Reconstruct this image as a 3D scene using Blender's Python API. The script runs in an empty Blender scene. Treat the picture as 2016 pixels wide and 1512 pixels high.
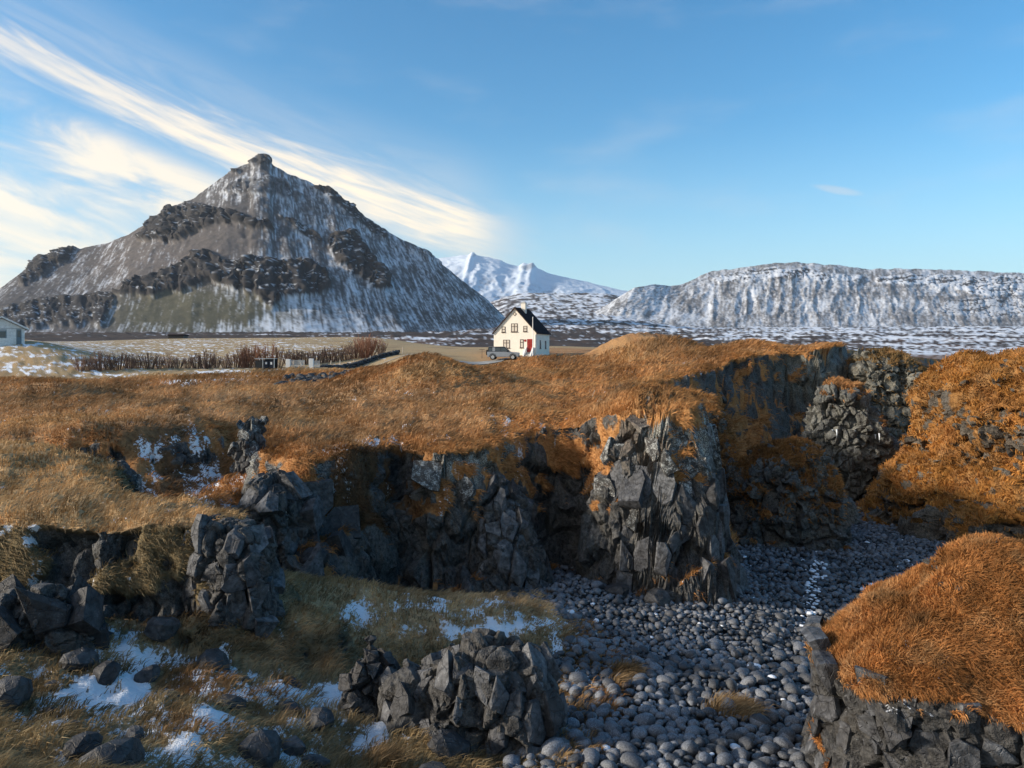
import bpy, bmesh, math, random
import numpy as np
from mathutils import Vector, Matrix

# ------------------------------------------------------------------ scene, camera, sky, sun
scene = bpy.context.scene
COL = scene.collection
F, CX, HY = 1494.0, 1008.0, 690.0          # focal length in photo pixels, principal column, eye-level row
cam_d = bpy.data.cameras.new('camera'); cam = bpy.data.objects.new('camera', cam_d); COL.objects.link(cam)
cam_d.sensor_fit = 'HORIZONTAL'; cam_d.sensor_width = 36.0; cam_d.lens = 36.0 * F / 2016.0
cam_d.shift_y = -(756.0 - HY) / 2016.0
cam_d.clip_start = 0.1; cam_d.clip_end = 60000
cam.location = (0, 0, 0); cam.rotation_euler = (math.pi / 2, 0, 0)
scene.camera = cam

SUN_EL = math.radians(18.0)
SUN_AZ = math.atan2(-0.98, -0.19)          # from the left, a little behind the camera
SUN_DIR = Vector((math.sin(SUN_AZ) * math.cos(SUN_EL), math.cos(SUN_AZ) * math.cos(SUN_EL), math.sin(SUN_EL)))
SKY_STRENGTH, SUN_STRENGTH, EXPOSURE = 0.15, 3.0, 1.15

vs = scene.view_settings
vs.view_transform = 'Standard'; vs.look = 'None'; vs.exposure = EXPOSURE; vs.gamma = 1.0; vs.use_curve_mapping = False


class NT:
    """small helper for node graphs"""
    def __init__(s, tree):
        s.t = tree; s.n = tree.nodes; s.l = tree.links; s.n.clear()
    def node(s, typ, **kw):
        n = s.n.new(typ)
        for k, v in kw.items(): setattr(n, k, v)
        return n
    def link(s, a, b): s.l.new(a, b)
    def put(s, v, sock):
        if v is None: return
        if hasattr(v, 'is_linked') or isinstance(v, bpy.types.NodeSocket): s.l.new(v, sock)
        else: sock.default_value = v
    def math(s, op, a, b=None, c=None, clamp=False):
        n = s.node('ShaderNodeMath', operation=op); n.use_clamp = clamp
        s.put(a, n.inputs[0]); s.put(b, n.inputs[1]); s.put(c, n.inputs[2]); return n.outputs[0]
    def mix(s, f, a, b, mode='MIX'):
        n = s.node('ShaderNodeMix', data_type='RGBA', blend_type=mode)
        s.put(f, n.inputs[0]); s.put(a, n.inputs[6]); s.put(b, n.inputs[7]); return n.outputs[2]
    def ramp(s, v, lo, hi, a=0.0, b=1.0, smooth=True):
        n = s.node('ShaderNodeMapRange'); n.interpolation_type = 'SMOOTHSTEP' if smooth else 'LINEAR'
        s.put(v, n.inputs[0]); n.inputs[1].default_value = lo; n.inputs[2].default_value = hi
        n.inputs[3].default_value = a; n.inputs[4].default_value = b; return n.outputs[0]
    def noise(s, vec, scale, detail=4, rough=0.55, dim='3D', dist=0.0):
        n = s.node('ShaderNodeTexNoise', noise_dimensions=dim)
        if vec is not None: s.link(vec, n.inputs['Vector'])
        n.inputs['Scale'].default_value = scale; n.inputs['Detail'].default_value = detail
        n.inputs['Roughness'].default_value = rough; n.inputs['Distortion'].default_value = dist
        return n.outputs[0]
    def attr(s, name, out='Fac'):
        n = s.node('ShaderNodeAttribute', attribute_name=name); return n.outputs[out]
    def combine(s, x, y, z):
        n = s.node('ShaderNodeCombineXYZ'); s.put(x, n.inputs[0]); s.put(y, n.inputs[1]); s.put(z, n.inputs[2]); return n.outputs[0]


world = bpy.data.worlds.new('World'); scene.world = world; world.use_nodes = True
w = NT(world.node_tree)
sky = w.node('ShaderNodeTexSky', sky_type='NISHITA', sun_disc=False)
sky.sun_elevation = SUN_EL; sky.sun_rotation = SUN_AZ
sky.altitude = 0; sky.air_density = 1.0; sky.dust_density = 0.35; sky.ozone_density = 2.4
tc = w.node('ShaderNodeTexCoord'); sp = w.node('ShaderNodeSeparateXYZ'); w.link(tc.outputs['Generated'], sp.inputs[0])
dx, dy, dz = sp.outputs
az = w.math('ARCTAN2', dx, dy)
hyp = w.math('SQRT', w.math('ADD', w.math('MULTIPLY', dx, dx), w.math('MULTIPLY', dy, dy)))
el = w.math('DIVIDE', dz, w.math('MAXIMUM', hyp, 0.02))
# long cirrus streak running down to the right, drawn on the dome (azimuth, elevation)
ec = w.math('MULTIPLY_ADD', w.math('ADD', az, 0.594), -0.318, 0.325)
ec = w.math('ADD', ec, w.math('MULTIPLY', w.math('POWER', w.math('ABSOLUTE', w.math('ADD', az, 0.29)), 2.0), 0.10))
off = w.math('SUBTRACT', el, ec)
swv = w.combine(w.math('MULTIPLY', az, 3.0), w.math('MULTIPLY', off, 16.0), 0.7)
n1 = w.noise(swv, 2.2, 7, 0.60, dist=0.6)
n2 = w.noise(w.combine(w.math('MULTIPLY', az, 7.0), w.math('MULTIPLY', w.math('ADD', off, w.math('MULTIPLY', az, 0.05)), 60.0), 3.1), 1.6, 6, 0.62, dist=0.4)
woff = w.math('ADD', off, w.math('MULTIPLY', w.math('SUBTRACT', n1, 0.5), 0.075))
wid = w.ramp(az, -0.62, -0.12, 0.030, 0.056)
low = w.math('GREATER_THAN', 0.0, woff)
core = w.math('DIVIDE', w.math('ABSOLUTE', woff), wid)
core = w.ramp(core, 0.05, 1.25, 1.0, 0.0)
tip = w.ramp(w.math('ADD', az, w.math('MULTIPLY', w.math('SUBTRACT', n2, 0.5), 0.08)), -0.08, 0.065, 1.0, 0.0)
streak = w.math('MULTIPLY', w.math('MULTIPLY', core, tip), w.ramp(n2, 0.2, 0.65, 0.5, 1.0))
streak = w.math('MULTIPLY', streak, w.ramp(az, -0.62, -0.25, 0.72, 1.0))
# soft veil above the streak
veil = w.ramp(w.math('DIVIDE', w.math('ABSOLUTE', w.math('SUBTRACT', woff, 0.055)), 0.075), 0.0, 1.0, 0.34, 0.0)
veil = w.math('MULTIPLY', veil, w.ramp(az, -0.10, 0.02, 1.0, 0.0))
veil = w.math('MULTIPLY', veil, w.ramp(n1, 0.32, 0.68, 0.25, 1.0))
# broken cloud low on the left
pv = w.combine(w.math('MULTIPLY', az, 5.0), w.math('MULTIPLY', w.math('ADD', el, w.math('MULTIPLY', az, 0.22)), 15.0), 5.0)
n3 = w.noise(pv, 1.25, 7, 0.60, dist=0.5)
n4 = w.noise(pv, 0.45, 2, 0.5)
patch = w.math('MULTIPLY', w.ramp(w.math('ADD', n3, w.math('MULTIPLY', w.math('SUBTRACT', n4, 0.5), 0.7)), 0.20, 0.58),
               w.math('MULTIPLY', w.ramp(w.math('ADD', off, 0.0), -0.06, -0.015, 1.0, 0.0), w.ramp(az, -0.34, -0.18, 1.0, 0.0)))
patch = w.math('MULTIPLY', patch, w.ramp(el, 0.02, 0.12, 0.6, 0.85))
# a thin scrap on the right
sx = w.math('DIVIDE', w.math('SUBTRACT', az, 0.405), 0.030)
sy = w.math('DIVIDE', w.math('SUBTRACT', w.math('MULTIPLY_ADD', w.math('SUBTRACT', az, 0.405), 0.25, el), 0.194), 0.006)
scrap = w.ramp(w.math('ADD', w.math('ADD', w.math('MULTIPLY', sx, sx), w.math('MULTIPLY', sy, sy)), w.math('MULTIPLY', n2, 1.6)), 0.6, 1.9, 0.40, 0.0)
faint = w.math('MULTIPLY', w.ramp(w.noise(w.combine(w.math('MULTIPLY', az, 4.0), w.math('MULTIPLY', el, 12.0), 9.0), 1.0, 4, 0.55), 0.50, 0.80, 0.0, 0.20), w.ramp(el, 0.08, 0.14))
cl = w.math('MAXIMUM', w.math('MAXIMUM', streak, veil), w.math('MAXIMUM', patch, w.math('MAXIMUM', scrap, faint)))
cl = w.math('MULTIPLY', cl, w.ramp(el, 0.0, 0.03))
warm = w.mix(w.ramp(w.math('MAXIMUM', streak, patch), 0.15, 0.95), (2.5, 2.45, 2.45, 1), (4.2, 3.5, 2.55, 1))
skyc = w.node('ShaderNodeHueSaturation'); skyc.inputs['Saturation'].default_value = 1.25; skyc.inputs['Value'].default_value = 0.62
w.link(w.mix(1.0, sky.outputs[0], (0.88, 1.0, 1.0, 1), 'MULTIPLY'), skyc.inputs['Color'])
hz = w.ramp(el, -0.02, 0.30, 1.0, 0.0, False)
hzc = w.mix(w.math('MULTIPLY', w.math('POWER', hz, 1.6), 0.90), skyc.outputs[0], (1.75, 2.55, 3.05, 1))
skycol = w.mix(w.math('MULTIPLY', cl, 0.92), hzc, warm)
bg = w.node('ShaderNodeBackground'); w.link(skycol, bg.inputs[0]); bg.inputs[1].default_value = SKY_STRENGTH
wo = w.node('ShaderNodeOutputWorld'); w.link(bg.outputs[0], wo.inputs[0])

sl = bpy.data.lights.new('sun', 'SUN'); sl.energy = SUN_STRENGTH; sl.angle = math.radians(5.0); sl.color = (1.0, 0.88, 0.73)
so = bpy.data.objects.new('sun', sl); COL.objects.link(so); so.location = (-60, -20, 40)
so.rotation_euler = (-SUN_DIR).to_track_quat('-Z', 'Y').to_euler()

# ------------------------------------------------------------------ numeric helpers
RNG = np.random.default_rng(7)
random.seed(7)
T2 = RNG.random((256, 256)).astype(np.float32)
T3 = RNG.random((64, 64, 64)).astype(np.float32)
TC = RNG.random((64, 64, 64, 4)).astype(np.float32)


def vnoise2(x, y):
    xi = np.floor(x).astype(np.int64); yi = np.floor(y).astype(np.int64)
    fx = x - xi; fy = y - yi
    fx = fx * fx * fx * (fx * (fx * 6 - 15) + 10); fy = fy * fy * fy * (fy * (fy * 6 - 15) + 10)
    a = T2[xi & 255, yi & 255]; b = T2[(xi + 1) & 255, yi & 255]
    c = T2[xi & 255, (yi + 1) & 255]; d = T2[(xi + 1) & 255, (yi + 1) & 255]
    return (a + (b - a) * fx) * (1 - fy) + (c + (d - c) * fx) * fy


def fbm2(x, y, o=4, g=0.5):
    s = 0; a = 1.0; t = 0
    for i in range(o):
        s = s + a * (vnoise2(x, y) * 2 - 1); t += a; a *= g
        x, y = (x * 0.8 - y * 0.6) * 2.03 + 17.3, (x * 0.6 + y * 0.8) * 2.03 + 5.7
    return s / t


def ridge2(x, y, o=4):
    s = 0; a = 1.0; t = 0
    for i in range(o):
        s = s + a * (1 - np.abs(vnoise2(x, y) * 2 - 1)); t += a; a *= 0.5
        x, y = (x * 0.8 - y * 0.6) * 2.03 + 7.3, (x * 0.6 + y * 0.8) * 2.03 + 15.7
    return s / t


def vnoise3(p):
    i = np.floor(p).astype(np.int64); f = p - i; f = f * f * (3 - 2 * f)
    r = 0
    for dx in (0, 1):
        wx = f[:, 0] if dx else 1 - f[:, 0]
        for dy in (0, 1):
            wy = f[:, 1] if dy else 1 - f[:, 1]
            for dz in (0, 1):
                wz = f[:, 2] if dz else 1 - f[:, 2]
                r = r + wx * wy * wz * T3[(i[:, 0] + dx) & 63, (i[:, 1] + dy) & 63, (i[:, 2] + dz) & 63]
    return r


def fbm3(p, o=4, g=0.5):
    s = 0; a = 1.0; t = 0
    for k in range(o):
        s = s + a * (vnoise3(p) * 2 - 1); t += a; a *= g; p = p * 2.07 + 11.3
    return s / t


def worley(p):
    """nearest and second distance, cell random, vector from cell point"""
    i = np.floor(p).astype(np.int64); n = len(p)
    d1 = np.full(n, 9.0); d2 = np.full(n, 9.0); h = np.zeros((n, 4)); v = np.zeros((n, 3))
    for dx in (-1, 0, 1):
        for dy in (-1, 0, 1):
            for dz in (-1, 0, 1):
                c = i + (dx, dy, dz)
                r = TC[c[:, 0] & 63, c[:, 1] & 63, c[:, 2] & 63]
                q = p - (c + r[:, :3] * 0.9)
                d = np.sqrt((q * q).sum(1))
                m = d < d1
                d2 = np.where(m, d1, np.minimum(d2, d)); d1 = np.where(m, d, d1)
                h[m] = r[m]; v[m] = q[m]
    return d1, d2, h, v


def sstep(a, b, x):
    t = np.clip((x - a) / (b - a), 0, 1); return t * t * (3 - 2 * t)


def sdpoly(poly, x, y):
    """signed distance to a closed polygon, negative inside"""
    poly = np.asarray(poly, float); d = np.full(x.shape, 1e9); ins = np.zeros(x.shape, bool)
    n = len(poly)
    for k in range(n):
        ax, ay = poly[k]; bx, by = poly[(k + 1) % n]
        ex, ey = bx - ax, by - ay; wx, wy = x - ax, y - ay
        t = np.clip((wx * ex + wy * ey) / (ex * ex + ey * ey), 0, 1)
        d = np.minimum(d, (wx - ex * t) ** 2 + (wy - ey * t) ** 2)
        c = (ay > y) != (by > y)
        with np.errstate(divide='ignore', invalid='ignore'):
            ins ^= c & (x < (bx - ax) * (y - ay) / (by - ay if by != ay else 1e-9) + ax)
    d = np.sqrt(d); return np.where(ins, -d, d)


def pix(px, py, dep):
    return ((px - CX) / F * dep, dep, -(py - HY) / F * dep)


def proj(P):
    y = np.maximum(P[..., 1], 0.05)
    return CX + F * P[..., 0] / y, HY - F * P[..., 2] / y


def zone(px, py, cx, cy, rx, ry, soft=0.35):
    d = np.sqrt(((px - cx) / rx) ** 2 + ((py - cy) / ry) ** 2)
    return 1 - sstep(1 - soft, 1 + soft, d)


# ------------------------------------------------------------------ mesh helpers
def set_attr(me, name, arr, typ='FLOAT'):
    if typ == 'FLOAT':
        a = me.attributes.new(name, 'FLOAT', 'POINT'); a.data.foreach_set('value', np.ascontiguousarray(arr, np.float32).ravel())
    else:
        arr = np.asarray(arr, np.float32)
        if arr.shape[-1] == 3: arr = np.concatenate([arr, np.ones((len(arr), 1), np.float32)], 1)
        a = me.attributes.new(name, 'FLOAT_COLOR', 'POINT'); a.data.foreach_set('color', np.ascontiguousarray(arr).ravel())


def np_mesh(name, V, faces, mats=(), smooth=True, parent=None, matrix=None):
    """faces: (n,3) or (n,4) int array, or a list of tuples"""
    me = bpy.data.meshes.new(name)
    if isinstance(faces, np.ndarray):
        n, k = faces.shape
        me.vertices.add(len(V)); me.vertices.foreach_set('co', np.ascontiguousarray(V, np.float32).ravel())
        me.loops.add(n * k); me.loops.foreach_set('vertex_index', np.ascontiguousarray(faces, np.int32).ravel())
        me.polygons.add(n); me.polygons.foreach_set('loop_start', np.arange(0, n * k, k, dtype=np.int32))
        me.polygons.foreach_set('loop_total', np.full(n, k, np.int32))
        me.update(calc_edges=True)
    else:
        me.from_pydata([tuple(map(float, v)) for v in V], [], faces); me.update()
    me.polygons.foreach_set('use_smooth', np.full(len(me.polygons), bool(smooth)))
    for m in mats: me.materials.append(m)
    o = bpy.data.objects.new(name, me); COL.objects.link(o)
    if parent is not None: o.parent = parent
    return o


def grid_faces(n, m, wrap=False):
    i = np.arange(n if wrap else n - 1)[:, None]; j = np.arange(m - 1)[None, :]
    i2 = (i + 1) % n
    return np.stack([i * m + j, i2 * m + j, i2 * m + j + 1, i * m + j + 1], -1).reshape(-1, 4)


def grid_normals(P, wrap=False):
    if wrap:
        du = np.roll(P, -1, 0) - np.roll(P, 1, 0)
    else:
        du = np.gradient(P, axis=0)
    dv = np.gradient(P, axis=1)
    n = np.cross(du, dv); n /= np.maximum(np.linalg.norm(n, axis=-1, keepdims=True), 1e-9)
    return n


def tag(o, label=None, cat=None, group=None, kind=None):
    if label: o['label'] = label
    if cat: o['category'] = cat
    if group: o['group'] = group
    if kind: o['kind'] = kind
    return o


def empty(name, loc=(0, 0, 0), rz=0.0, label=None, cat=None, group=None):
    o = bpy.data.objects.new(name, None); COL.objects.link(o); o.location = loc; o.rotation_euler = (0, 0, rz)
    o.empty_display_size = 0.3
    return tag(o, label, cat, group)


class MB:
    """collects boxes / bars / prisms and links them as one mesh object"""
    def __init__(s): s.v = []; s.f = []
    def add(s, vs_, fs):
        b = len(s.v); s.v += [tuple(v) for v in vs_]; s.f += [tuple(i + b for i in f) for f in fs]; return s
    def box(s, x0, x1, y0, y1, z0, z1, M=None):
        vs_ = [Vector((x, y, z)) for z in (z0, z1) for y in (y0, y1) for x in (x0, x1)]
        if M is not None: vs_ = [M @ v for v in vs_]
        return s.add(vs_, [(0, 2, 3, 1), (4, 5, 7, 6), (0, 1, 5, 4), (2, 6, 7, 3), (0, 4, 6, 2), (1, 3, 7, 5)])
    def prism(s, pts, axis, a, b, M=None):
        """extrude a closed 2D outline along an axis ('x','y' or 'z') from a to b"""
        def mk(p, t): return Vector({'x': (t, p[0], p[1]), 'y': (p[0], t, p[1]), 'z': (p[0], p[1], t)}[axis])
        n = len(pts); vs_ = [mk(p, a) for p in pts] + [mk(p, b) for p in pts]
        if M is not None: vs_ = [M @ v for v in vs_]
        return s.add(vs_, [tuple(range(n))[::-1], tuple(range(n, 2 * n))] + [(i, (i + 1) % n, n + (i + 1) % n, n + i) for i in range(n)])
    def tube(s, pts, rad, seg=6, cap=True):
        pts = [Vector(p) for p in pts]; rings = []
        if not hasattr(rad, '__len__'): rad = [rad] * len(pts)
        for i, p in enumerate(pts):
            d = (pts[min(i + 1, len(pts) - 1)] - pts[max(i - 1, 0)]).normalized()
            u = d.cross(Vector((0.31, 0.2, 0.93)) if abs(d.z) < 0.9 else Vector((1, 0, 0))).normalized(); v = d.cross(u)
            rings.append([p + (u * math.cos(2 * math.pi * k / seg) + v * math.sin(2 * math.pi * k / seg)) * rad[i] for k in range(seg)])
        vs_ = [q for r in rings for q in r]
        fs = [(i * seg + k, i * seg + (k + 1) % seg, (i + 1) * seg + (k + 1) % seg, (i + 1) * seg + k) for i in range(len(pts) - 1) for k in range(seg)]
        if cap: fs += [tuple(range(seg))[::-1], tuple(range((len(pts) - 1) * seg, len(pts) * seg))]
        return s.add(vs_, fs)
    def disc(s, c, axis, r, h, seg=16):
        c = Vector(c); a = {'x': 0, 'y': 1, 'z': 2}[axis]
        e = Vector([1 if k == a else 0 for k in range(3)])
        return s.tube([c - e * h / 2, c + e * h / 2], r, seg)
    def build(s, name, mat, parent=None, smooth=False, bevel=0.0):
        me = bpy.data.meshes.new(name); me.from_pydata(s.v, [], s.f); me.update()
        bm = bmesh.new(); bm.from_mesh(me); bmesh.ops.recalc_face_normals(bm, faces=bm.faces)
        if bevel > 0: bmesh.ops.bevel(bm, geom=list(bm.edges), offset=bevel, segments=2, affect='EDGES', profile=0.6)
        bm.to_mesh(me); bm.free()
        if smooth: me.polygons.foreach_set('use_smooth', np.full(len(me.polygons), True))
        if mat: me.materials.append(mat)
        o = bpy.data.objects.new(name, me); COL.objects.link(o); o.parent = parent
        return o


# ------------------------------------------------------------------ materials
def new_mat(name):
    m = bpy.data.materials.new(name); m.use_nodes = True; return m, NT(m.node_tree)


def finish(t, color, rough=0.9, normal=None, spec=0.3, extra=None):
    b = t.node('ShaderNodeBsdfPrincipled'); t.put(color, b.inputs['Base Color']); t.put(rough, b.inputs['Roughness'])
    b.inputs['Specular IOR Level'].default_value = spec
    if normal is not None: t.link(normal, b.inputs['Normal'])
    for k, v in (extra or {}).items(): t.put(v, b.inputs[k])
    o = t.node('ShaderNodeOutputMaterial'); t.link(b.outputs[0], o.inputs[0]); return b


def bump(t, h, strength=0.5, dist=0.05):
    n = t.node('ShaderNodeBump'); n.inputs['Strength'].default_value = strength; n.inputs['Distance'].default_value = dist
    t.put(h, n.inputs['Height']); return n.outputs[0]


def plain_mat(name, col, rough=0.6, var=0.12, scale=3.0, spec=0.3, metal=0.0, bmp=0.0, bscale=40.0):
    m, t = new_mat(name); g = t.node('ShaderNodeTexCoord')
    n = t.noise(g.outputs['Object'], scale, 5, 0.6)
    c = t.mix(t.ramp(n, 0.3, 0.7), tuple(x * (1 - var) for x in col) + (1,), tuple(min(1, x * (1 + var)) for x in col) + (1,))
    nm = bump(t, t.noise(g.outputs['Object'], bscale, 3), bmp, 0.02) if bmp else None
    finish(t, c, rough, nm, spec, {'Metallic': metal}); return m


def terrain_mat():
    """albedo from 'col', basalt where 'rock', snow where 'snow' """
    m, t = new_mat('terrain_cover'); g = t.node('ShaderNodeTexCoord'); P = g.outputs['Object']
    geo = t.node('ShaderNodeNewGeometry')
    nf = t.noise(P, 9.0, 5, 0.65); nm_ = t.noise(P, 1.3, 4, 0.6); nfine = t.noise(P, 38.0, 3, 0.6)
    base = t.mix(1.0, t.attr('col', 'Color'), t.mix(t.ramp(nf, 0.25, 0.75), (0.62, 0.60, 0.58, 1), (1.35, 1.35, 1.3, 1)), 'MULTIPLY')
    rk = t.mix(t.ramp(nf, 0.3, 0.72), (0.014, 0.014, 0.015, 1), (0.115, 0.112, 0.108, 1))
    rk = t.mix(t.ramp(nm_, 0.52, 0.72, 0, 0.6), rk, (0.070, 0.054, 0.036, 1))
    rk = t.mix(1.0, rk, t.attr('rtint', 'Color'), 'MULTIPLY')
    li = t.math('MULTIPLY', t.ramp(t.math('ADD', nfine, t.math('MULTIPLY', nm_, 0.5)), 0.72, 0.88), t.attr('lichen'))
    rk = t.mix(li, rk, (0.50, 0.51, 0.46, 1))
    rmask = t.ramp(t.math('ADD', t.attr('rock'), t.math('MULTIPLY', t.math('SUBTRACT', nf, 0.5), 0.5)), 0.35, 0.65)
    c = t.mix(rmask, base, rk)
    sn = t.math('ADD', t.attr('snow'), t.math('MULTIPLY', t.math('SUBTRACT', t.noise(P, 9.0, 7, 0.78), 0.5), 2.2))
    smask = t.ramp(sn, 0.50, 0.66)
    c = t.mix(smask, c, (0.84, 0.88, 0.93, 1))
    ro = t.mix(rmask, (0.95, 0.95, 0.95, 1), (0.62, 0.62, 0.62, 1))
    h = t.math('ADD', t.math('MULTIPLY', nf, 1.0), t.math('MULTIPLY', nfine, 0.45))
    finish(t, c, ro, bump(t, h, 0.8, 0.10), 0.35); return m


def rock_mat(name, lo, hi, lichen=0.3, tint=(0.036, 0.030, 0.024), scale=1.0, rough=0.6):
    m, t = new_mat(name); g = t.node('ShaderNodeNewGeometry'); P = g.outputs['Position']
    oi = t.node('ShaderNodeObjectInfo')
    a = t.noise(P, 7.0 * scale, 6, 0.66); b = t.noise(P, 34.0 * scale, 4, 0.65); k = t.noise(P, 1.4 * scale, 3)
    c = t.mix(t.ramp(a, 0.28, 0.75), tuple(lo) + (1,), tuple(hi) + (1,))
    c = t.mix(t.ramp(k, 0.5, 0.75, 0, 0.55), c, tuple(tint) + (1,))
    c = t.mix(1.0, c, t.mix(oi.outputs['Random'], (0.7, 0.7, 0.72, 1), (1.35, 1.35, 1.35, 1)), 'MULTIPLY')
    lo_ = 0.70 if lichen < 0.8 else 0.60
    li = t.ramp(t.math('ADD', t.math('MULTIPLY', b, 0.6), t.math('MULTIPLY', a, 0.6)), lo_, lo_ + 0.10, 0, lichen)
    c = t.mix(li, c, (0.42, 0.43, 0.41, 1))
    v = t.node('ShaderNodeTexVoronoi', feature='DISTANCE_TO_EDGE'); v.inputs['Scale'].default_value = 4.5 * scale
    w_ = t.node('ShaderNodeVectorMath', operation='ADD'); t.link(P, w_.inputs[0])
    nn = t.node('ShaderNodeTexNoise'); t.link(P, nn.inputs['Vector']); nn.inputs['Scale'].default_value = 5.0
    sc = t.node('ShaderNodeVectorMath', operation='SCALE'); t.link(nn.outputs['Color'], sc.inputs[0]); sc.inputs['Scale'].default_value = 0.16
    t.link(sc.outputs[0], w_.inputs[1]); t.link(w_.outputs[0], v.inputs['Vector'])
    crack = t.ramp(v.outputs[0], 0.0, 0.035)
    h = t.math('ADD', t.math('ADD', a, t.math('MULTIPLY', b, 0.4)), t.math('MULTIPLY', crack, 0.7))
    finish(t, c, rough, bump(t, h, 0.7, 0.045), 0.4); return m


def attr_mat(name, rough=0.85, trans=0.0, spec=0.15):
    m, t = new_mat(name); c = t.attr('col', 'Color')
    b = t.node('ShaderNodeBsdfPrincipled'); t.link(c, b.inputs['Base Color']); b.inputs['Roughness'].default_value = rough
    b.inputs['Specular IOR Level'].default_value = spec
    o = t.node('ShaderNodeOutputMaterial')
    if trans:
        tr = t.node('ShaderNodeBsdfTranslucent'); t.link(c, tr.inputs[0])
        mx = t.node('ShaderNodeMixShader'); mx.inputs[0].default_value = trans
        t.link(b.outputs[0], mx.inputs[1]); t.link(tr.outputs[0], mx.inputs[2]); t.link(mx.outputs[0], o.inputs[0])
    else: t.link(b.outputs[0], o.inputs[0])
    return m


def pebble_mat():
    m, t = new_mat('beach_stone_grey'); g = t.node('ShaderNodeNewGeometry'); P = g.outputs['Position']
    a = t.noise(P, 3.3, 3); b = t.noise(P, 45.0, 4, 0.7)
    vo = t.node('ShaderNodeTexVoronoi', feature='F1'); vo.inputs['Scale'].default_value = 2.6; t.link(P, vo.inputs['Vector'])
    sp_ = t.node('ShaderNodeSeparateXYZ'); t.link(g.outputs['Normal'], sp_.inputs[0])
    c = t.mix(t.ramp(b, 0.3, 0.72), (0.070, 0.076, 0.086, 1), (0.220, 0.234, 0.260, 1))
    c = t.mix(1.0, c, t.mix(t.ramp(vo.outputs['Color'], 0.1, 0.9), (0.38, 0.38, 0.38, 1), (1.35, 1.35, 1.35, 1)), 'MULTIPLY')
    sn = t.math('MULTIPLY', t.attr('snow'), t.ramp(sp_.outputs[2], 0.25, 0.6))
    c = t.mix(sn, c, (0.80, 0.84, 0.90, 1))
    finish(t, c, 0.62, bump(t, b, 0.5, 0.02), 0.4); return m


M_TERR = terrain_mat()
M_BLADE = attr_mat('dry_grass_blade', 0.7, 0.28)
M_FAR = attr_mat('mountain_cover', 0.92, 0.0)
M_BASALT = rock_mat('basalt_blue_grey', (0.018, 0.019, 0.021), (0.140, 0.145, 0.155), 0.40)
M_BLACK = rock_mat('basalt_black', (0.011, 0.0112, 0.012), (0.075, 0.076, 0.080), 0.2)
M_LICHEN = rock_mat('basalt_lichened', (0.022, 0.021, 0.019), (0.10, 0.096, 0.088), 0.9, (0.07, 0.045, 0.028))
M_STONE = pebble_mat()

# ------------------------------------------------------------------ the ground: plateau, ledge, gully and beach as one sheet
CTRL = [  # photo column, row, metres away : surface of the upper grass land
    (-700, 800, 60), (-700, 690, 120), (-300, 860, 28), (-300, 740, 75), (-300, 680, 110), (0, 868, 25), (0, 800, 38), (0, 755, 60), (0, 738, 78),
    (0, 682, 95), (60, 679, 97), (140, 683, 125), (0, 668, 160), (160, 852, 24), (230, 838, 26.5), (330, 800, 34), (300, 757, 58), (300, 737, 80), (180, 741, 79), (420, 729, 88),
    (300, 700, 150), (330, 667, 290), (150, 672, 290), (470, 822, 27), (520, 733, 75), (520, 762, 55), (620, 728, 80), (640, 700, 135), (620, 664, 290),
    (735, 720, 95), (760, 697, 122), (760, 668, 290), (600, 775, 45), (560, 872, 23), (700, 846, 25), (560, 820, 31), (860, 838, 26), (950, 818, 28), (1000, 838, 24),
    (1100, 812, 29), (1210, 782, 28), (1300, 768, 25.5), (1390, 762, 25.5), (1330, 748, 33), (1180, 770, 40), (1150, 735, 60), (860, 707, 100), (860, 690, 170),
    (860, 680, 290), (1015, 701, 118), (1080, 699, 120), (985, 712, 111), (930, 712, 105), (1180, 690, 140), (1250, 690, 175), (1100, 682, 200), (1400, 692, 190), (1240, 727, 66), (1300, 715, 62),
    (1380, 712, 56), (1480, 694, 61), (1560, 690, 62), (1650, 680, 65), (1600, 694, 110), (1750, 714, 200), (1500, 690, 290), (2100, 715, 250), (1720, 690, 85), (2600, 715, 150)]
cpx = np.array(CTRL, float)
_cx = (cpx[:, 0] - CX) / F; _cl = np.log(cpx[:, 2]); _cz = -(cpx[:, 1] - HY) / F * cpx[:, 2]


def _phi(du, dl): return np.sqrt((du * 2.2) ** 2 + dl ** 2 + 0.012)


_A = _phi(_cx[:, None] - _cx[None], _cl[:, None] - _cl[None])
_n = len(_cx); _AA = np.zeros((_n + 1, _n + 1)); _AA[:_n, :_n] = _A + np.eye(_n) * 0.01; _AA[:_n, _n] = 1; _AA[_n, :_n] = 1
_W = np.linalg.solve(_AA, np.append(_cz, 0))


def plateau(x, y):
    u = np.clip(x / np.maximum(y, 4), -2.2, 2.2); l = np.log(np.clip(y, 14, 320))
    z = np.full(x.shape, _W[_n])
    for k in range(_n): z = z + _W[k] * _phi(u - _cx[k], l - _cl[k])
    return z


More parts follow.
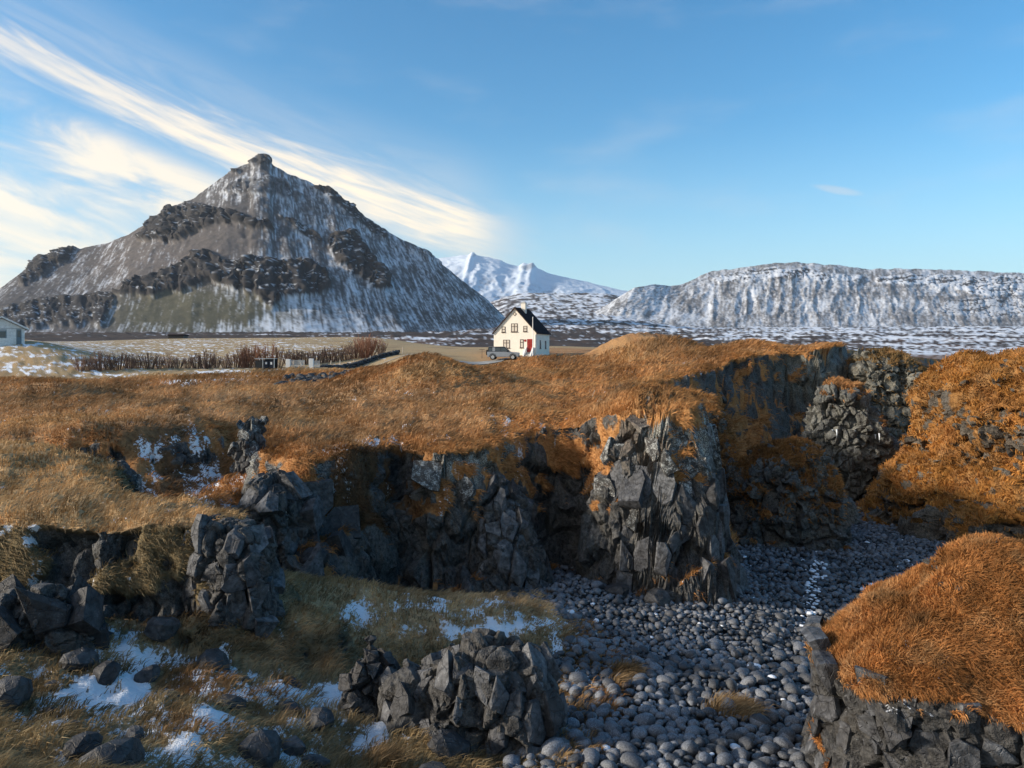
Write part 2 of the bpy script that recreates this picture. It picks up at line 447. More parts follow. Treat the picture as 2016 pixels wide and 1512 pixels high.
MOUNDS = [  # column, row of crest, distance, half width left, half width right, half depth, height above surroundings
    (770, 700, 46, 5.5, 4.5, 7.5, 1.20), (890, 705, 45, 3.6, 5.0, 6.0, 1.20), (985, 745, 54, 4.0, 4.0, 4.0, -0.55), (1190, 745, 48, 4.0, 4.0, 4.0, -0.5), (560, 770, 44, 3.5, 3.5, 3.5, -0.45), (230, 775, 46, 3.5, 3.0, 3.0, -0.45), (1040, 775, 37, 3.6, 2.6, 3.5, 0.55),
    (1075, 698, 76, 5.4, 5.0, 7.0, 1.30), (1290, 662, 77, 8.5, 5.0, 8.0, 2.5), (1225, 672, 82, 5.5, 5.0, 7.0, 1.6),
    (1330, 736, 35, 1.0, 1.3, 1.5, 0.45), (420, 750, 57, 4.5, 5, 4.0, 0.5), (80, 765, 48, 4.5, 4.0, 4.0, 0.55),
    (1470, 684, 66, 4.0, 4.0, 5.0, 0.5), (620, 800, 33, 2.5, 3, 3.0, 0.3), (15, 676, 95, 5.0, 3.4, 6.0, 0.0)]

L2 = [(-160, 18), (-60, 21), (-30, 22.3), (-14.5, 22.6), (-11.6, 24.2), (-9.2, 27.0), (-7.6, 26.5), (-7.2, 23.4), (-6.3, 21.2), (-4.6, 22.4), (-3.6, 24.4), (-2.9, 23.6),
      (-2.3, 22.9), (-1.3, 23.2), (-0.75, 24.2), (0.4, 26.0), (2.1, 26.3), (3.0, 25.3), (3.4, 23.7), (4.4, 23.0), (5.5, 23.1), (6.0, 24.8), (6.1, 30), (6.6, 38), (9.0, 46),
      (13, 52), (16, 56), (19.0, 58.0), (21.5, 61), (24.5, 60.5), (27.6, 63.5), (28.2, 66.5), (30, 72), (36, 84), (50, 100), (90, 135), (300, 190), (700, 700), (-900, 700), (-900, 60)]
L1 = [(-160, 12.2), (-15.5, 13.6), (-10, 14.1), (-7.4, 13.9), (-5.6, 14.2), (-5.2, 14.9), (-6.4, 15.7), (-8.2, 16.3), (-9.4, 17.6), (-10.2, 19.3), (-12.5, 20.0), (-17, 20.6), (-40, 20), (-160, 20)]
NEAR = [(-14, -30), (-5.5, -1), (-2.0, 1.6), (-0.75, 3.6), (-0.3, 3.85), (0.25, 3.8), (0.7, 3.0), (1.8, 0.6), (6, -4), (12, -30)]


def base_level(x, y):
    z = -6.15 - 0.078 * (y - 11.0) - 0.10 * np.clip(x - 2.0, 0, 7)
    z = z + 0.20 * np.clip(-2.2 - x, 0, 9) * sstep(24, 15, y) + 0.10 * np.clip(-x, 0, 4) * sstep(22, 15, y)
    z = z + 0.75 * sstep(13.8, 17.2, y) * sstep(2.6, -0.2, x) * sstep(22, 17, y)        # grassy bench under the cliff
    z = z + 0.9 * sstep(9.5, 6.5, y) * sstep(0.5, -4, x)                                # rising to the near bank
    z = np.maximum(z, -9.15)
    z = z + 5.6 * sstep(85, 150, y)
    return z


def height(x, y, detail=True):
    wx = x + 0.55 * fbm2(x / 2.3, y / 2.3, 3) + 0.22 * fbm2(x / 0.7 + 9, y / 0.7, 2) * sstep(120, 30, y)
    wy = y + 0.55 * fbm2(x / 2.3 + 31, y / 2.3 + 7, 3) + 0.22 * fbm2(x / 0.7 + 3, y / 0.7 + 40, 2) * sstep(120, 30, y)
    h2 = plateau(x, y)
    for (mx, my, md, wl, wr, wd, hh) in MOUNDS:
        cx, cy, cz = pix(mx, my, md)
        dx = (x - cx) / np.where(x < cx, wl, wr); dy = (y - cy) / wd
        r2 = dx * dx + dy * dy
        if hh != 0:
            h2 = h2 + hh * np.exp(-(r2 * 1.35) ** 1.25)
    if detail:
        near = sstep(110, 50, y)
        h2 = h2 + near * (0.42 * fbm2(x / 4.5, y / 4.0, 3) + 0.10 * ridge2(x / 1.1 + 4, y / 0.8, 3) - 0.05)
    s2 = sdpoly(L2, wx, wy)
    lip = 0.35 * sstep(-1.1, 0.0, s2) * sstep(90, 40, y)
    sp_ = np.maximum(s2, 0)
    bay = sstep(-3.4, -5.0, x) * sstep(30, 26, y)                                       # softer, earthier slope on the left
    st = 1.35 - 0.55 * bay
    k1 = 4.0 - 1.6 * bay
    pil = sstep(2.2, 3.6, x) * sstep(45, 40, y); st = st + 0.45 * pil; k1 = k1 + 0.3 * pil
    gul = sstep(-7.2, -8.4, x) * sstep(32, 29, y)
    st = st * (1 - gul) + 0.55 * gul; k1 = k1 * (1 - gul) + 1.5 * gul; k2 = 1.05 * (1 - gul) + 0.36 * gul
    drop = np.where(sp_ < st, k1 * sp_, k1 * st + k2 * (sp_ - st))
    drop = drop + 0.55 * np.clip(np.sin(drop * 2.1 + 3 * fbm2(x / 3, y / 3, 2)), -1, 1) * sstep(0.1, 1.0, sp_) * (1 - 0.8 * gul)
    z2 = h2 - lip - drop
    h1 = -3.22 + 0.075 * (y - 14.4) + 0.03 * np.clip(-7 - x, 0, 12) + 0.22 * np.exp(-((x + 12.6) ** 2 / 5 + (y - 18.6) ** 2 / 5))
    if detail: h1 = h1 + 0.10 * fbm2(x / 2.0, y / 2.0, 3) + 0.05 * ridge2(x / 0.9, y / 0.7, 3)
    s1 = sdpoly(L1, wx * 0.5 + x * 0.5, wy * 0.5 + y * 0.5); s1p = np.maximum(s1, 0)
    z1 = h1 - 0.12 * sstep(-0.6, 0, s1) - np.where(s1p < 0.55, 2.6 * s1p, 1.43 + 0.75 * (s1p - 0.55)) - 0.35 * sstep(0.2, 1.0, s1p) * fbm2(x / 1.2, y / 1.2, 3)
    s0 = np.maximum(sdpoly(NEAR, wx * 0.3 + x * 0.7, wy * 0.3 + y * 0.7), 0)
    z0 = -2.25 - 0.06 * np.abs(x) - 2.6 * s0 + 0.08 * fbm2(x / 0.8, y / 0.8, 3)
    b = base_level(x, y)
    if detail:
        b = b + 0.16 * fbm2(x / 2.2, y / 2.2, 4) + sstep(0.5, -3, x) * sstep(18, 14, y) * (0.28 * fbm2(x / 1.5, y / 1.5, 3) + 0.10 * ridge2(x / 0.6, y / 0.5, 2))
    z = np.maximum(np.maximum(b, z2), np.maximum(z1, z0))
    which = np.select([z == z0, z == z1, z == z2], [0, 1, 2], 3)
    return z, which, s2, s1


def ground_z(x, y):
    z = height(np.array([float(x)]), np.array([float(y)]))[0]
    return float(z[0])


RMAX = 330.0
NR = 640
th_in = np.linspace(-0.665, 0.665, 600)
th = np.concatenate([np.linspace(-1.62, -0.68, 50), th_in, np.linspace(0.68, 0.95, 16)])
NTH = len(th)
fine = np.geomspace(1.9, RMAX, 1300)
X0 = fine[None] * np.sin(th)[:, None]; Y0 = fine[None] * np.cos(th)[:, None]
sub = slice(0, NTH, 4)                                                                 # sampling density from every 4th column
Zc, _, _, _ = height(X0[sub], Y0[sub], False)
dr = np.diff(fine)[None]; dzz = np.abs(np.diff(Zc, axis=1)); rm = 0.5 * (fine[1:] + fine[:-1])[None]
den = np.sqrt((0.30 * dr) ** 2 + dzz ** 2) / rm + 0.10 * dr / rm
ker = np.array([1, 2, 3, 2, 1.0]); ker /= ker.sum()
pad = np.pad(den, ((2, 2), (0, 0)), 'edge'); den = sum(ker[k] * pad[k:k + len(den)] for k in range(5))
cum = np.concatenate([np.zeros((len(den), 1)), np.cumsum(den, 1)], 1); cum /= cum[:, -1:]
tt = np.linspace(0, 1, NR); rsub = np.stack([np.interp(tt, cum[i], fine) for i in range(len(cum))])
thsub = th[sub]
R = np.stack([np.interp(th, thsub, rsub[:, j]) for j in range(NR)], 1)
R[:, -1] = RMAX; R[:, 0] = 1.9
GX = R * np.sin(th)[:, None]; GY = R * np.cos(th)[:, None]
GZ, WH, S2, S1 = height(GX, GY)
GP = np.stack([GX, GY, GZ], -1)
# smoothed normal decides what is bare rock
N0 = grid_normals(GP); N0 *= np.sign(N0[..., 2:3] + 1e-6)
steep = 1 - N0[..., 2]
for _ in range(3):
    steep[1:-1, 1:-1] = (steep[1:-1, 1:-1] * 2 + steep[:-2, 1:-1] + steep[2:, 1:-1] + steep[1:-1, :-2] + steep[1:-1, 2:]) / 6
PXg, PYg = proj(GP)
fl = GP.reshape(-1, 3)
nA = fbm3(fl * 0.6, 4).reshape(GX.shape); nB = fbm3(fl * 1.9 + 40, 4).reshape(GX.shape)
rock = sstep(0.36, 0.56, steep + 0.14 * nA + 0.05) * ((WH == 2) | (WH == 3))
rock = np.maximum(rock, sstep(0.26, 0.40, steep) * (WH == 1) * sstep(-0.05, 0.15, nA + 0.4 * nB) * (PYg > 1000))
# bare basalt scabs in the turf
for (a, b_, rx, ry) in [(870, 765, 32, 14), (720, 768, 40, 9), (800, 790, 14, 8), (60, 790, 22, 10), (690, 878, 55, 10), (600, 745, 60, 8), (1105, 722, 26, 8), (1230, 690, 30, 12), (1000, 735, 14, 6), (560, 800, 22, 8)]:
    rock = np.maximum(rock, zone(PXg, PYg, a, b_, rx, ry, 0.4) * sstep(-0.1, 0.3, nB) * (GY < 110))
fallen = ((WH == 3) * sstep(2.6, 1.2, S2)) * (GY < 30) * (GX < 1.5) * (GY > 18.6)
rock = np.maximum(rock, fallen * sstep(-0.5, 0.1, nB))
rock = rock * (1 - 0.85 * zone(PXg, PYg, 740, 960, 90, 110, 0.4) * sstep(-0.2, 0.25, nA) * (WH == 2))
rockf = rock.reshape(-1)
# grass on ledges of the buttress
led = zone(PXg, PYg, 900, 935, 75, 70) * sstep(0.0, 0.35, nB) + zone(PXg, PYg, 1455, 850, 60, 90) * sstep(-0.25, 0.1, nB) + zone(PXg, PYg, 620, 930, 60, 60) * sstep(0.05, 0.4, nB) * 0.9 \
    + zone(PXg, PYg, 1060, 960, 60, 60) * sstep(0.15, 0.4, nB) * 0.8
led = led + sstep(0.12, 0.36, nB + 0.35 * nA) * sstep(0.95, 0.6, steep) * 0.9 * (WH == 2) + sstep(-0.05, 0.22, nB + 0.3 * nA) * sstep(0.75, 0.25, S2) * 0.9 * (WH == 2) * (GY < 60)
rock = rock * (1 - np.clip(led, 0, 1))
# blocky fracture of the rock faces
idx = np.where(rock.reshape(-1) > 0.02)[0]
Pr = fl[idx]; Nr = N0.reshape(-1, 3)[idx]; amt = rock.reshape(-1)[idx]
disp = np.zeros(len(idx))
far_s = 1 + sstep(30, 60, Pr[:, 1]) * 0.6
for sc, am, ani in ((1.7, 0.42, 0.62), (0.62, 0.24, 0.7), (0.25, 0.07, 0.8)):
    q = Pr / sc; q = q + 0.25 * np.stack([vnoise3(q * 1.3), vnoise3(q * 1.3 + 9), vnoise3(q * 1.3 + 21)], 1)
    q[:, 2] *= ani
    d1, d2, hh, vv = worley(q)
    tilt = (vv * (hh[:, 1:4] - 0.5)).sum(1)
    disp += am * ((hh[:, 0] - 0.5) + 1.1 * tilt - 0.55 * (1 - sstep(0.0, 0.16, d2 - d1)))
disp += 0.25 * fbm3(Pr * 0.5, 3)
Pn = fl.copy()
Pn[idx] += Nr * (disp * amt)[:, None]
# tussocks in the grass
gi = np.where((rock.reshape(-1) < 0.5) & (fl[:, 1] < 95))[0]
G3 = fl[gi]
comb = ridge2(G3[:, 0] / 1.5 + 0.8 * fbm2(G3[:, 0] / 3, G3[:, 1] / 3, 2), G3[:, 1] / 0.75 + 1.5 * fbm2(G3[:, 0] / 2.2 + 5, G3[:, 1] / 2.2, 2), 3)
lump = fbm3(G3 * 2.2, 3); lump2 = ridge2(G3[:, 0] / 0.55, G3[:, 1] / 0.45, 2) - 0.6
Pn[gi, 2] += (0.11 * lump + 0.10 * lump2) * sstep(60, 30, G3[:, 1]) * sstep(3, 8, G3[:, 1])
Pn[gi, 2] += (comb - 0.6) * 0.36 * np.clip(G3[:, 1] / 25, 0.35, 1.0) * (1 - rock.reshape(-1)[gi]) * ((WH.reshape(-1)[gi] != 3) * 0.8 + 0.2)
GP2 = Pn.reshape(GP.shape)
N2 = grid_normals(GP2); N2 *= np.sign((N2 * N0).sum(-1, keepdims=True) + 1e-9)
PX2, PY2 = proj(GP2)

# what grows where (cover colour, with some light and shade put into it)
ORANGE = np.array([0.39, 0.195, 0.078]); RUST = np.array([0.33, 0.150, 0.055]); STRAW = np.array([0.42, 0.285, 0.150]); OLIVE = np.array([0.265, 0.205, 0.110])
BROWN = np.array([0.115, 0.062, 0.026]); FIELD = np.array([0.40, 0.300, 0.165]); EARTH = np.array([0.035, 0.028, 0.020]); GRIT = np.array([0.030, 0.032, 0.036]); TARN = np.array([0.20, 0.20, 0.20])


def lerp(a, b, t): return a + (b - a) * t[..., None]


def cover_colour(px, py, x, y, wh, steepv, n1, n2):
    c = np.broadcast_to(ORANGE, px.shape + (3,)).copy()
    c = lerp(c, STRAW, sstep(-0.15, 0.45, n1) * 0.55)
    c = lerp(c, RUST, sstep(0.0, 0.4, n2) * 0.55)
    c = lerp(c, BROWN, sstep(0.10, 0.5, -n2) * 0.5)
    left = sstep(1250, 500, px) * sstep(740, 770, py)
    c = lerp(c, np.array([0.44, 0.280, 0.150]), left * 0.7)
    field = sstep(62, 85, y) * sstep(1000, 900, px) + sstep(150, 190, y)
    c = lerp(c, FIELD, np.clip(field, 0, 1) * 0.9)
    lowl = (wh == 3) * sstep(2.5, 0.0, x) * (y < 24)
    c = lerp(c, OLIVE, np.clip(lowl, 0, 1) * 0.85)
    c = lerp(c, STRAW * 1.25, zone(px, py, 830, 1205, 330, 60) * (wh == 3) * 0.9)  # bench straw brightened, light put into the colour against the shade
    c = lerp(c, np.array([0.20, 0.085, 0.026]), zone(px, py, 420, 1370, 300, 80) * sstep(-0.1, 0.3, n2) * 0.6 * (wh == 3))
    c = lerp(c, OLIVE * 0.62, ((wh == 1) * sstep(0.10, 0.30, steepv)) * 0.95)  # olive of the ledge face darkened, shade put into the colour
    c = lerp(c, EARTH * 1.2, ((wh == 1) * sstep(0.15, 0.35, steepv)) * sstep(0.0, 0.35, n1 + 0.5 * n2) * 0.9)
    c = lerp(c, np.array([0.50, 0.330, 0.165]), (wh == 1) * sstep(0.22, 0.08, steepv) * 0.85)  # flat ledge top paled, sunlight put into its straw colour
    big = fbm2(x / 5.0 + 3, y / 6.0, 3); c = lerp(c, np.array([0.44, 0.27, 0.12]), sstep(0.0, 0.5, big) * 0.45 * (wh == 2)); c = lerp(c, BROWN, sstep(0.1, 0.6, -big) * 0.4 * (wh == 2))
    shore = (wh == 3) * sstep(70, 120, y); c = lerp(c, np.array([0.16, 0.085, 0.050]), shore * 1.0)
    return c


colr = cover_colour(PX2, PY2, GX, GY, WH, steep, nA, nB)
colr = lerp(colr, np.array([0.42, 0.195, 0.066]), sstep(-1.3, -0.2, S2) * (WH == 2) * (GY < 75) * 0.7)
beach = ((WH == 3) * sstep(0.0, 1.0, (GX - np.interp(GY, [9, 12, 14.5, 17, 19, 21, 30], [0.9, 0.9, 1.6, 2.1, 1.2, 0.6, 0.0])) + 0.9 * nB) * (GY < 80))
colr = lerp(colr, GRIT, np.clip(beach, 0, 1))
colr = lerp(colr, EARTH * 1.1, zone(PX2, PY2, 740, 960, 100, 120, 0.4) * 0.8 * (WH == 2) * (PY2 > 880))
colr = lerp(colr, EARTH, zone(PX2, PY2, 330, 900, 130, 75) * 0.75 * sstep(-0.3, 0.2, nA) * (WH != 1))
road = np.zeros(GX.shape)
snow = -0.6 * np.ones(GX.shape)
sn = fbm2(GX / 0.42, GY / 0.6, 5, 0.7); sn2 = fbm2(GX / 1.9 + 7, GY / 1.6, 3)
def addsnow(z, level): 
    global snow
    snow = np.maximum(snow, np.where(z > 0.02, (sn * 1.15 + sn2 * 0.5) * 1.0 + level - (1 - z) * 0.9, -0.6))
lowz = (WH == 3) * (GY < 15.5)
addsnow(zone(PX2, PY2, 330, 1330, 330, 110) * lowz, 0.34)
addsnow(zone(PX2, PY2, 560, 1460, 330, 80) * lowz, 0.42)
addsnow(zone(PX2, PY2, 900, 1215, 300, 45) * (WH == 3), 0.42)
addsnow(zone(PX2, PY2, 1130, 1290, 110, 75) * (WH == 3), 0.32)
addsnow(zone(PX2, PY2, 350, 920, 140, 90) * (WH != 1), 0.28)
addsnow(zone(PX2, PY2, 420, 950, 120, 60) * (WH != 1), 0.30)
addsnow(zone(PX2, PY2, 130, 705, 260, 45), 0.24)
addsnow(zone(PX2, PY2, 420, 690, 330, 28), 0.22)
addsnow(zone(PX2, PY2, 330, 745, 260, 12), 0.35)
addsnow(zone(PX2, PY2, 40, 1050, 60, 25), 0.30)
addsnow(zone(PX2, PY2, 420, 1390, 520, 170) * lowz, 0.40)
addsnow(zone(PX2, PY2, 440, 735, 60, 8), 0.55)
addsnow(zone(PX2, PY2, 700, 875, 60, 18), 0.16)
addsnow(np.ones(GX.shape) * (GY < 60) * (rock < 0.5), -0.22)
addsnow(np.ones(GX.shape) * (GY > 85) * (PX2 < 760), 0.02)
snow = snow * 1.0 + 0.13
snow = np.where(beach > 0.6, np.minimum(snow, 0.1), snow)
snow = np.where(rock > 0.6, np.minimum(snow, 0.18 + 0.25 * sn), snow)
rtint = np.ones(GX.shape + (3,))
rtint = lerp(rtint, np.array([1.9, 1.55, 1.25]), zone(PX2, PY2, 1290, 850, 95, 90) * 0.9)
rtint = lerp(rtint, np.array([1.5, 1.3, 1.05]), zone(PX2, PY2, 900, 900, 90, 70) * 0.8)
rtint = lerp(rtint, np.array([1.35, 1.3, 1.0]), zone(PX2, PY2, 1600, 740, 90, 60) * 0.8)
lich = np.clip(0.12 + 0.9 * zone(PX2, PY2, 1340, 850, 70, 95) + 0.8 * zone(PX2, PY2, 930, 890, 80, 60) + 0.7 * zone(PX2, PY2, 495, 860, 60, 60) + 0.4 * zone(PX2, PY2, 560, 920, 90, 50) + 0.4 * zone(PX2, PY2, 1620, 740, 80, 50), 0, 1)

ground = np_mesh('ground', GP2.reshape(-1, 3), grid_faces(NTH, NR)[:, ::-1], [M_TERR], smooth=True)
tag(ground, kind='structure', label='orange grass headland with dark cliffs above a stony cove')
gm = ground.data
set_attr(gm, 'col', colr.reshape(-1, 3), 'COLOR'); set_attr(gm, 'rtint', rtint.reshape(-1, 3), 'COLOR')
set_attr(gm, 'rock', rock); set_attr(gm, 'snow', snow); set_attr(gm, 'lichen', lich)
fr = rock.reshape(-1)[grid_faces(NTH, NR)[:, 0]] > 0.45
gm.polygons.foreach_set('use_smooth', ~fr)


# ------------------------------------------------------------------ grass blades
def blades(name, P, N, C, parent, seed=0, length=0.30, lean=0.75, wmul=1.0, wind=(1.0, -0.25), mess=0.40):
    """one mesh of bent grass blades rooted at P (kind = stuff)"""
    r = np.random.default_rng(seed); n = len(P)
    dist = np.linalg.norm(P, axis=1)
    ang = math.atan2(wind[1], wind[0]) + 1.5 * fbm2(P[:, 0] / 2.6, P[:, 1] / 2.6, 2) + 0.6 * fbm2(P[:, 0] / 0.6, P[:, 1] / 0.6, 2) + r.normal(0, mess, n)
    fl_ = np.stack([np.cos(ang), np.sin(ang), np.zeros(n)], 1)
    fl_ -= N * (fl_ * N).sum(1, keepdims=True)
    fl_ /= np.maximum(np.linalg.norm(fl_, axis=1, keepdims=True), 1e-6)
    down = np.array([0, 0, -1.0]) + N * N[:, 2:3]
    st = np.clip(1 - N[:, 2], 0, 1)[:, None]
    le = np.clip(lean + r.normal(0, 0.18, n), 0.05, 1.3)[:, None]
    L = (length * (0.55 + 0.9 * r.random(n)) * np.maximum(1, dist / 38))[:, None]
    up = N * (1 - 0.3 * st) + np.array([0, 0, 0.35])
    d1 = up * 0.9 + fl_ * le * 0.7 + down * st * 0.3; d1 /= np.linalg.norm(d1, axis=1, keepdims=True)
    d2 = up * 0.25 + fl_ * le * 1.3 + down * (st * 1.3 + 0.15); d2 /= np.linalg.norm(d2, axis=1, keepdims=True)
    wv = np.maximum(0.0055, 0.00095 * dist)[:, None] * wmul * (0.7 + 0.6 * r.random((n, 1)))
    side = np.cross(d1, -P / dist[:, None] + r.normal(0, 0.35, (n, 3))); side /= np.maximum(np.linalg.norm(side, axis=1, keepdims=True), 1e-6)
    B = P - N * 0.02
    m = B + d1 * L * 0.5; tipp = m + d2 * L * 0.5
    V = np.stack([B - side * wv * 0.5, B + side * wv * 0.5, m - side * wv * 0.42, m + side * wv * 0.42, tipp], 1).reshape(-1, 3)
    o = np.arange(n)[:, None] * 5
    tri = np.concatenate([o + [0, 1, 3], o + [0, 3, 2], o + [2, 3, 4]], 0)
    ob = np_mesh(name, V, tri, [M_BLADE], smooth=True, parent=parent)
    var = (0.62 + 0.75 * r.random((n, 1)))
    hue = r.random((n, 1))
    cl_n = fbm3(P * np.minimum(2.6, 40.0 / dist)[:, None], 3)
    C = C * (1 + 0.85 * cl_n)[:, None].clip(0.35, 1.9)
    cc = C * var * (1 + (hue - 0.5) * np.array([[0.10, 0.28, 0.5]]))
    set_attr(ob.data, 'col', np.repeat(cc, 5, 0), 'COLOR')
    ob['kind'] = 'stuff'
    return ob


def cell_pick(P, N, colr_, mask, total, seed, dens=None):
    """random points on a (n,m) grid surface where mask > 0, per grid cell"""
    r = np.random.default_rng(seed)
    n, m = P.shape[:2]
    wgt = mask[:-1, :-1] * (1.0 if dens is None else dens[:-1, :-1])
    pr = wgt.reshape(-1) / wgt.sum(); k = r.choice(len(pr), total, p=pr); i, j = k // (m - 1), k % (m - 1)
    a, b = r.random(total)[:, None], r.random(total)[:, None]
    f = lambda A: (A[i, j] * (1 - a) + A[i + 1, j] * a) * (1 - b) + (A[i, j + 1] * (1 - a) + A[i + 1, j + 1] * a) * b
    q = f(N); q /= np.linalg.norm(q, axis=1, keepdims=True)
    return f(P), q, f(colr_)


infr = (np.abs(np.arctan2(GX, GY)) < 0.63) & (PX2 > -60) & (PX2 < 2080)
facing = (N2 * (GP2 / np.linalg.norm(GP2, axis=-1, keepdims=True))).sum(-1) < 0.25
gmask = (1 - np.clip(rock * 1.3, 0, 1)) * (1 - np.clip(beach * 1.3, 0, 1)) * sstep(0.95, 0.45, snow) * (GY < 75) * infr * facing * (GY > 3.0)
gmask = gmask * np.where((WH == 1) & (steep > 0.22), 0.8 * sstep(0.45, 0.0, nA + 0.5 * nB), 1.0)
gmask = gmask * (1 - 0.8 * zone(PX2, PY2, 330, 900, 120, 70) * (WH != 1))
up1 = (WH == 2)
gmask = gmask * (WH != 0)
A_, B_, C_ = cell_pick(GP2, N2, colr, gmask * up1, 175000, 1)
blades('wind_combed_grass', A_, B_, C_, ground, 11, 0.24, 0.95, 0.9)
A_, B_, C_ = cell_pick(GP2, N2, colr, gmask * ~up1, 120000, 2)
blades('rough_bank_grass', A_, B_, C_, ground, 12, 0.20, 0.7)
A_, B_, C_ = cell_pick(GP2, N2, colr, (WH == 0) * infr * (GY > 2.4), 14000, 3)
blades('near_bank_grass', A_, B_, C_ * 0.75, ground, 13, 0.10, 0.7, 0.6)


# ------------------------------------------------------------------ free-standing rocks
def clip_poly(poly, nx, ny, c):
    """keep the part of a convex polygon where nx*x + ny*y <= c"""
    out = []
    for k in range(len(poly)):
        a, b = poly[k], poly[(k + 1) % len(poly)]
        da, db = nx * a[0] + ny * a[1] - c, nx * b[0] + ny * b[1] - c
        if da <= 0: out.append(a)
        if (da < 0) != (db < 0) and da != db:
            t = da / (da - db); out.append((a[0] + (b[0] - a[0]) * t, a[1] + (b[1] - a[1]) * t))
    return out


def dart(P, d, limit, seed, order=None):
    """pick well spaced indices"""
    r = np.random.default_rng(seed); idx = r.permutation(len(P)) if order is None else order
    cells = {}; out = []
    dd = d if hasattr(d, '__len__') else np.full(len(P), d)
    dmax = dd.max()
    for i in idx:
        p = P[i]; k = tuple(np.floor(p / dmax).astype(int)); ok = True
        for a in (-1, 0, 1):
            for b in (-1, 0, 1):
                for c in (-1, 0, 1):
                    for j in cells.get((k[0] + a, k[1] + b, k[2] + c), ()):
                        q = P[j] - p
                        if q @ q < (0.5 * (dd[i] + dd[j])) ** 2: ok = False; break
                    if not ok: break
                if not ok: break
            if not ok: break
        if ok:
            cells.setdefault(k, []).append(i); out.append(i)
            if len(out) >= limit: break
    return out


def fit_blocks(P, N, d, mats, parent, limit, seed, depth=0.5, proud=0.06, name='basalt_block', ani=1.0, gap=0.985, order=None, loose=0.40, nzmax=0.62, zs=1.0, keep=1.0):
    """cover a rock face with fitted, cracked blocks: each is a child object of its own"""
    r = random.Random(seed)
    m_ = N[:, 2] < nzmax
    P, N = P[m_] * np.array([1, 1, zs]), N[m_] / np.array([1, 1, zs]); N = N / np.linalg.norm(N, axis=1, keepdims=True)
    if not hasattr(d, '__len__'): d = d * np.exp(np.random.default_rng(seed + 9).normal(0, 0.36, len(P))).clip(0.5, 1.9)
    sel = dart(P, d, limit, seed, np.argsort(-d + np.random.default_rng(seed).normal(0, 0.25 * d.mean(), len(P)))); Q = P[sel]; NN = N[sel]
    made = []
    for i in range(len(Q)):
        p = Vector(Q[i]); n = Vector(NN[i]) + Vector((r.uniform(-.3, .3), r.uniform(-.3, .3), r.uniform(-.3, .3))) * loose; n.normalize()
        up = Vector((0, 0, 1)); t = up.cross(n)
        t = t.normalized() if t.length > 0.1 else Vector((1, 0, 0)); b = n.cross(t)
        di = d[sel[i]] if hasattr(d, '__len__') else d
        if r.random() > keep: continue
        h = di * 0.95; poly = [(-h, -h * ani), (h, -h * ani), (h, h * ani), (-h, h * ani)]
        dq = Q - Q[i]; near = np.where(((dq * dq).sum(1) < (2.3 * di) ** 2))[0]
        if len(near) < 5: continue
        for j in near:
            if j == i: continue
            v = Vector(dq[j]); a, c = v.dot(t), v.dot(b)
            l2 = a * a + c * c
            if l2 < 1e-6: continue
            poly = clip_poly(poly, a, c, l2 * 0.5)
            if len(poly) < 3: break
        if len(poly) < 3: continue
        gx = sum(q[0] for q in poly) / len(poly); gy = sum(q[1] for q in poly) / len(poly)
        # drop very short edges
        pp = []
        for q in poly:
            if not pp or math.hypot(q[0] - pp[-1][0], q[1] - pp[-1][1]) > di * 0.24: pp.append(q)
        if len(pp) > 3 and math.hypot(pp[0][0] - pp[-1][0], pp[0][1] - pp[-1][1]) < di * 0.24: pp.pop()
        if len(pp) < 3: continue
        m = len(pp); hz = di * (proud + loose * r.uniform(-0.12, 0.22)); tx, ty = loose * r.uniform(-.45, .45), loose * r.uniform(-.45, .45)
        ox, oy = r.uniform(-.16, .16) * di, r.uniform(-.16, .16) * di; pk = r.uniform(-0.06, 0.12) * di
        V = []
        for k, (rf, zf) in enumerate(((0.80, None), (gap, 0.0), (gap * 0.97, 0.85), (0.66, 1.0))):
            for q in pp:
                x, y = gx + (q[0] - gx) * rf, gy + (q[1] - gy) * rf
                if k == 3: x += ox; y += oy
                zadd = pk if k == 3 else 0.0
                z = -depth * di if zf is None else (-0.12 * di if k == 1 else hz * zf + (x - gx) * tx + (y - gy) * ty + zadd + r.uniform(-.03, .03) * di)
                V.append(p + t * x + b * y + n * z)
        c0 = sum((V[3 * m + k] for k in range(m)), Vector()) / m + n * di * r.uniform(-0.02, 0.05); V.append(c0)
        Fc = [(s * m + k, s * m + (k + 1) % m, (s + 1) * m + (k + 1) % m, (s + 1) * m + k) for s in range(3) for k in range(m)]
        Fc += [(3 * m + k, 3 * m + (k + 1) % m, 4 * m) for k in range(m)]
        V = [Vector((v.x, v.y, v.z / zs)) for v in V]; p = Vector((p.x, p.y, p.z / zs))
        me = bpy.data.meshes.new(name)
        org = parent.matrix_world.translation if False else Vector(parent.location)
        loc = p - org
        me.from_pydata([tuple(v - p) for v in V], [], Fc); me.update()
        bm = bmesh.new(); bm.from_mesh(me); bmesh.ops.recalc_face_normals(bm, faces=bm.faces); bm.to_mesh(me); bm.free()
        continue_ = 0; '''ed = [e for e in bm.edges if len(e.link_faces) == 2 and e.calc_face_angle(0) > 0.5]
        bmesh.ops.bevel(bm, geom=ed, offset=di * 0.035, segments=1, affect='EDGES')
        bm.to_mesh(me); bm.free()'''
        mm = mats[0] if len(mats) == 1 or r.random() < 0.8 else r.choice(mats[1:])
        me.materials.append(mm)
        o = bpy.data.objects.new(name, me); COL.objects.link(o); o.parent = parent; o.location = loc
        made.append(o)
    return made


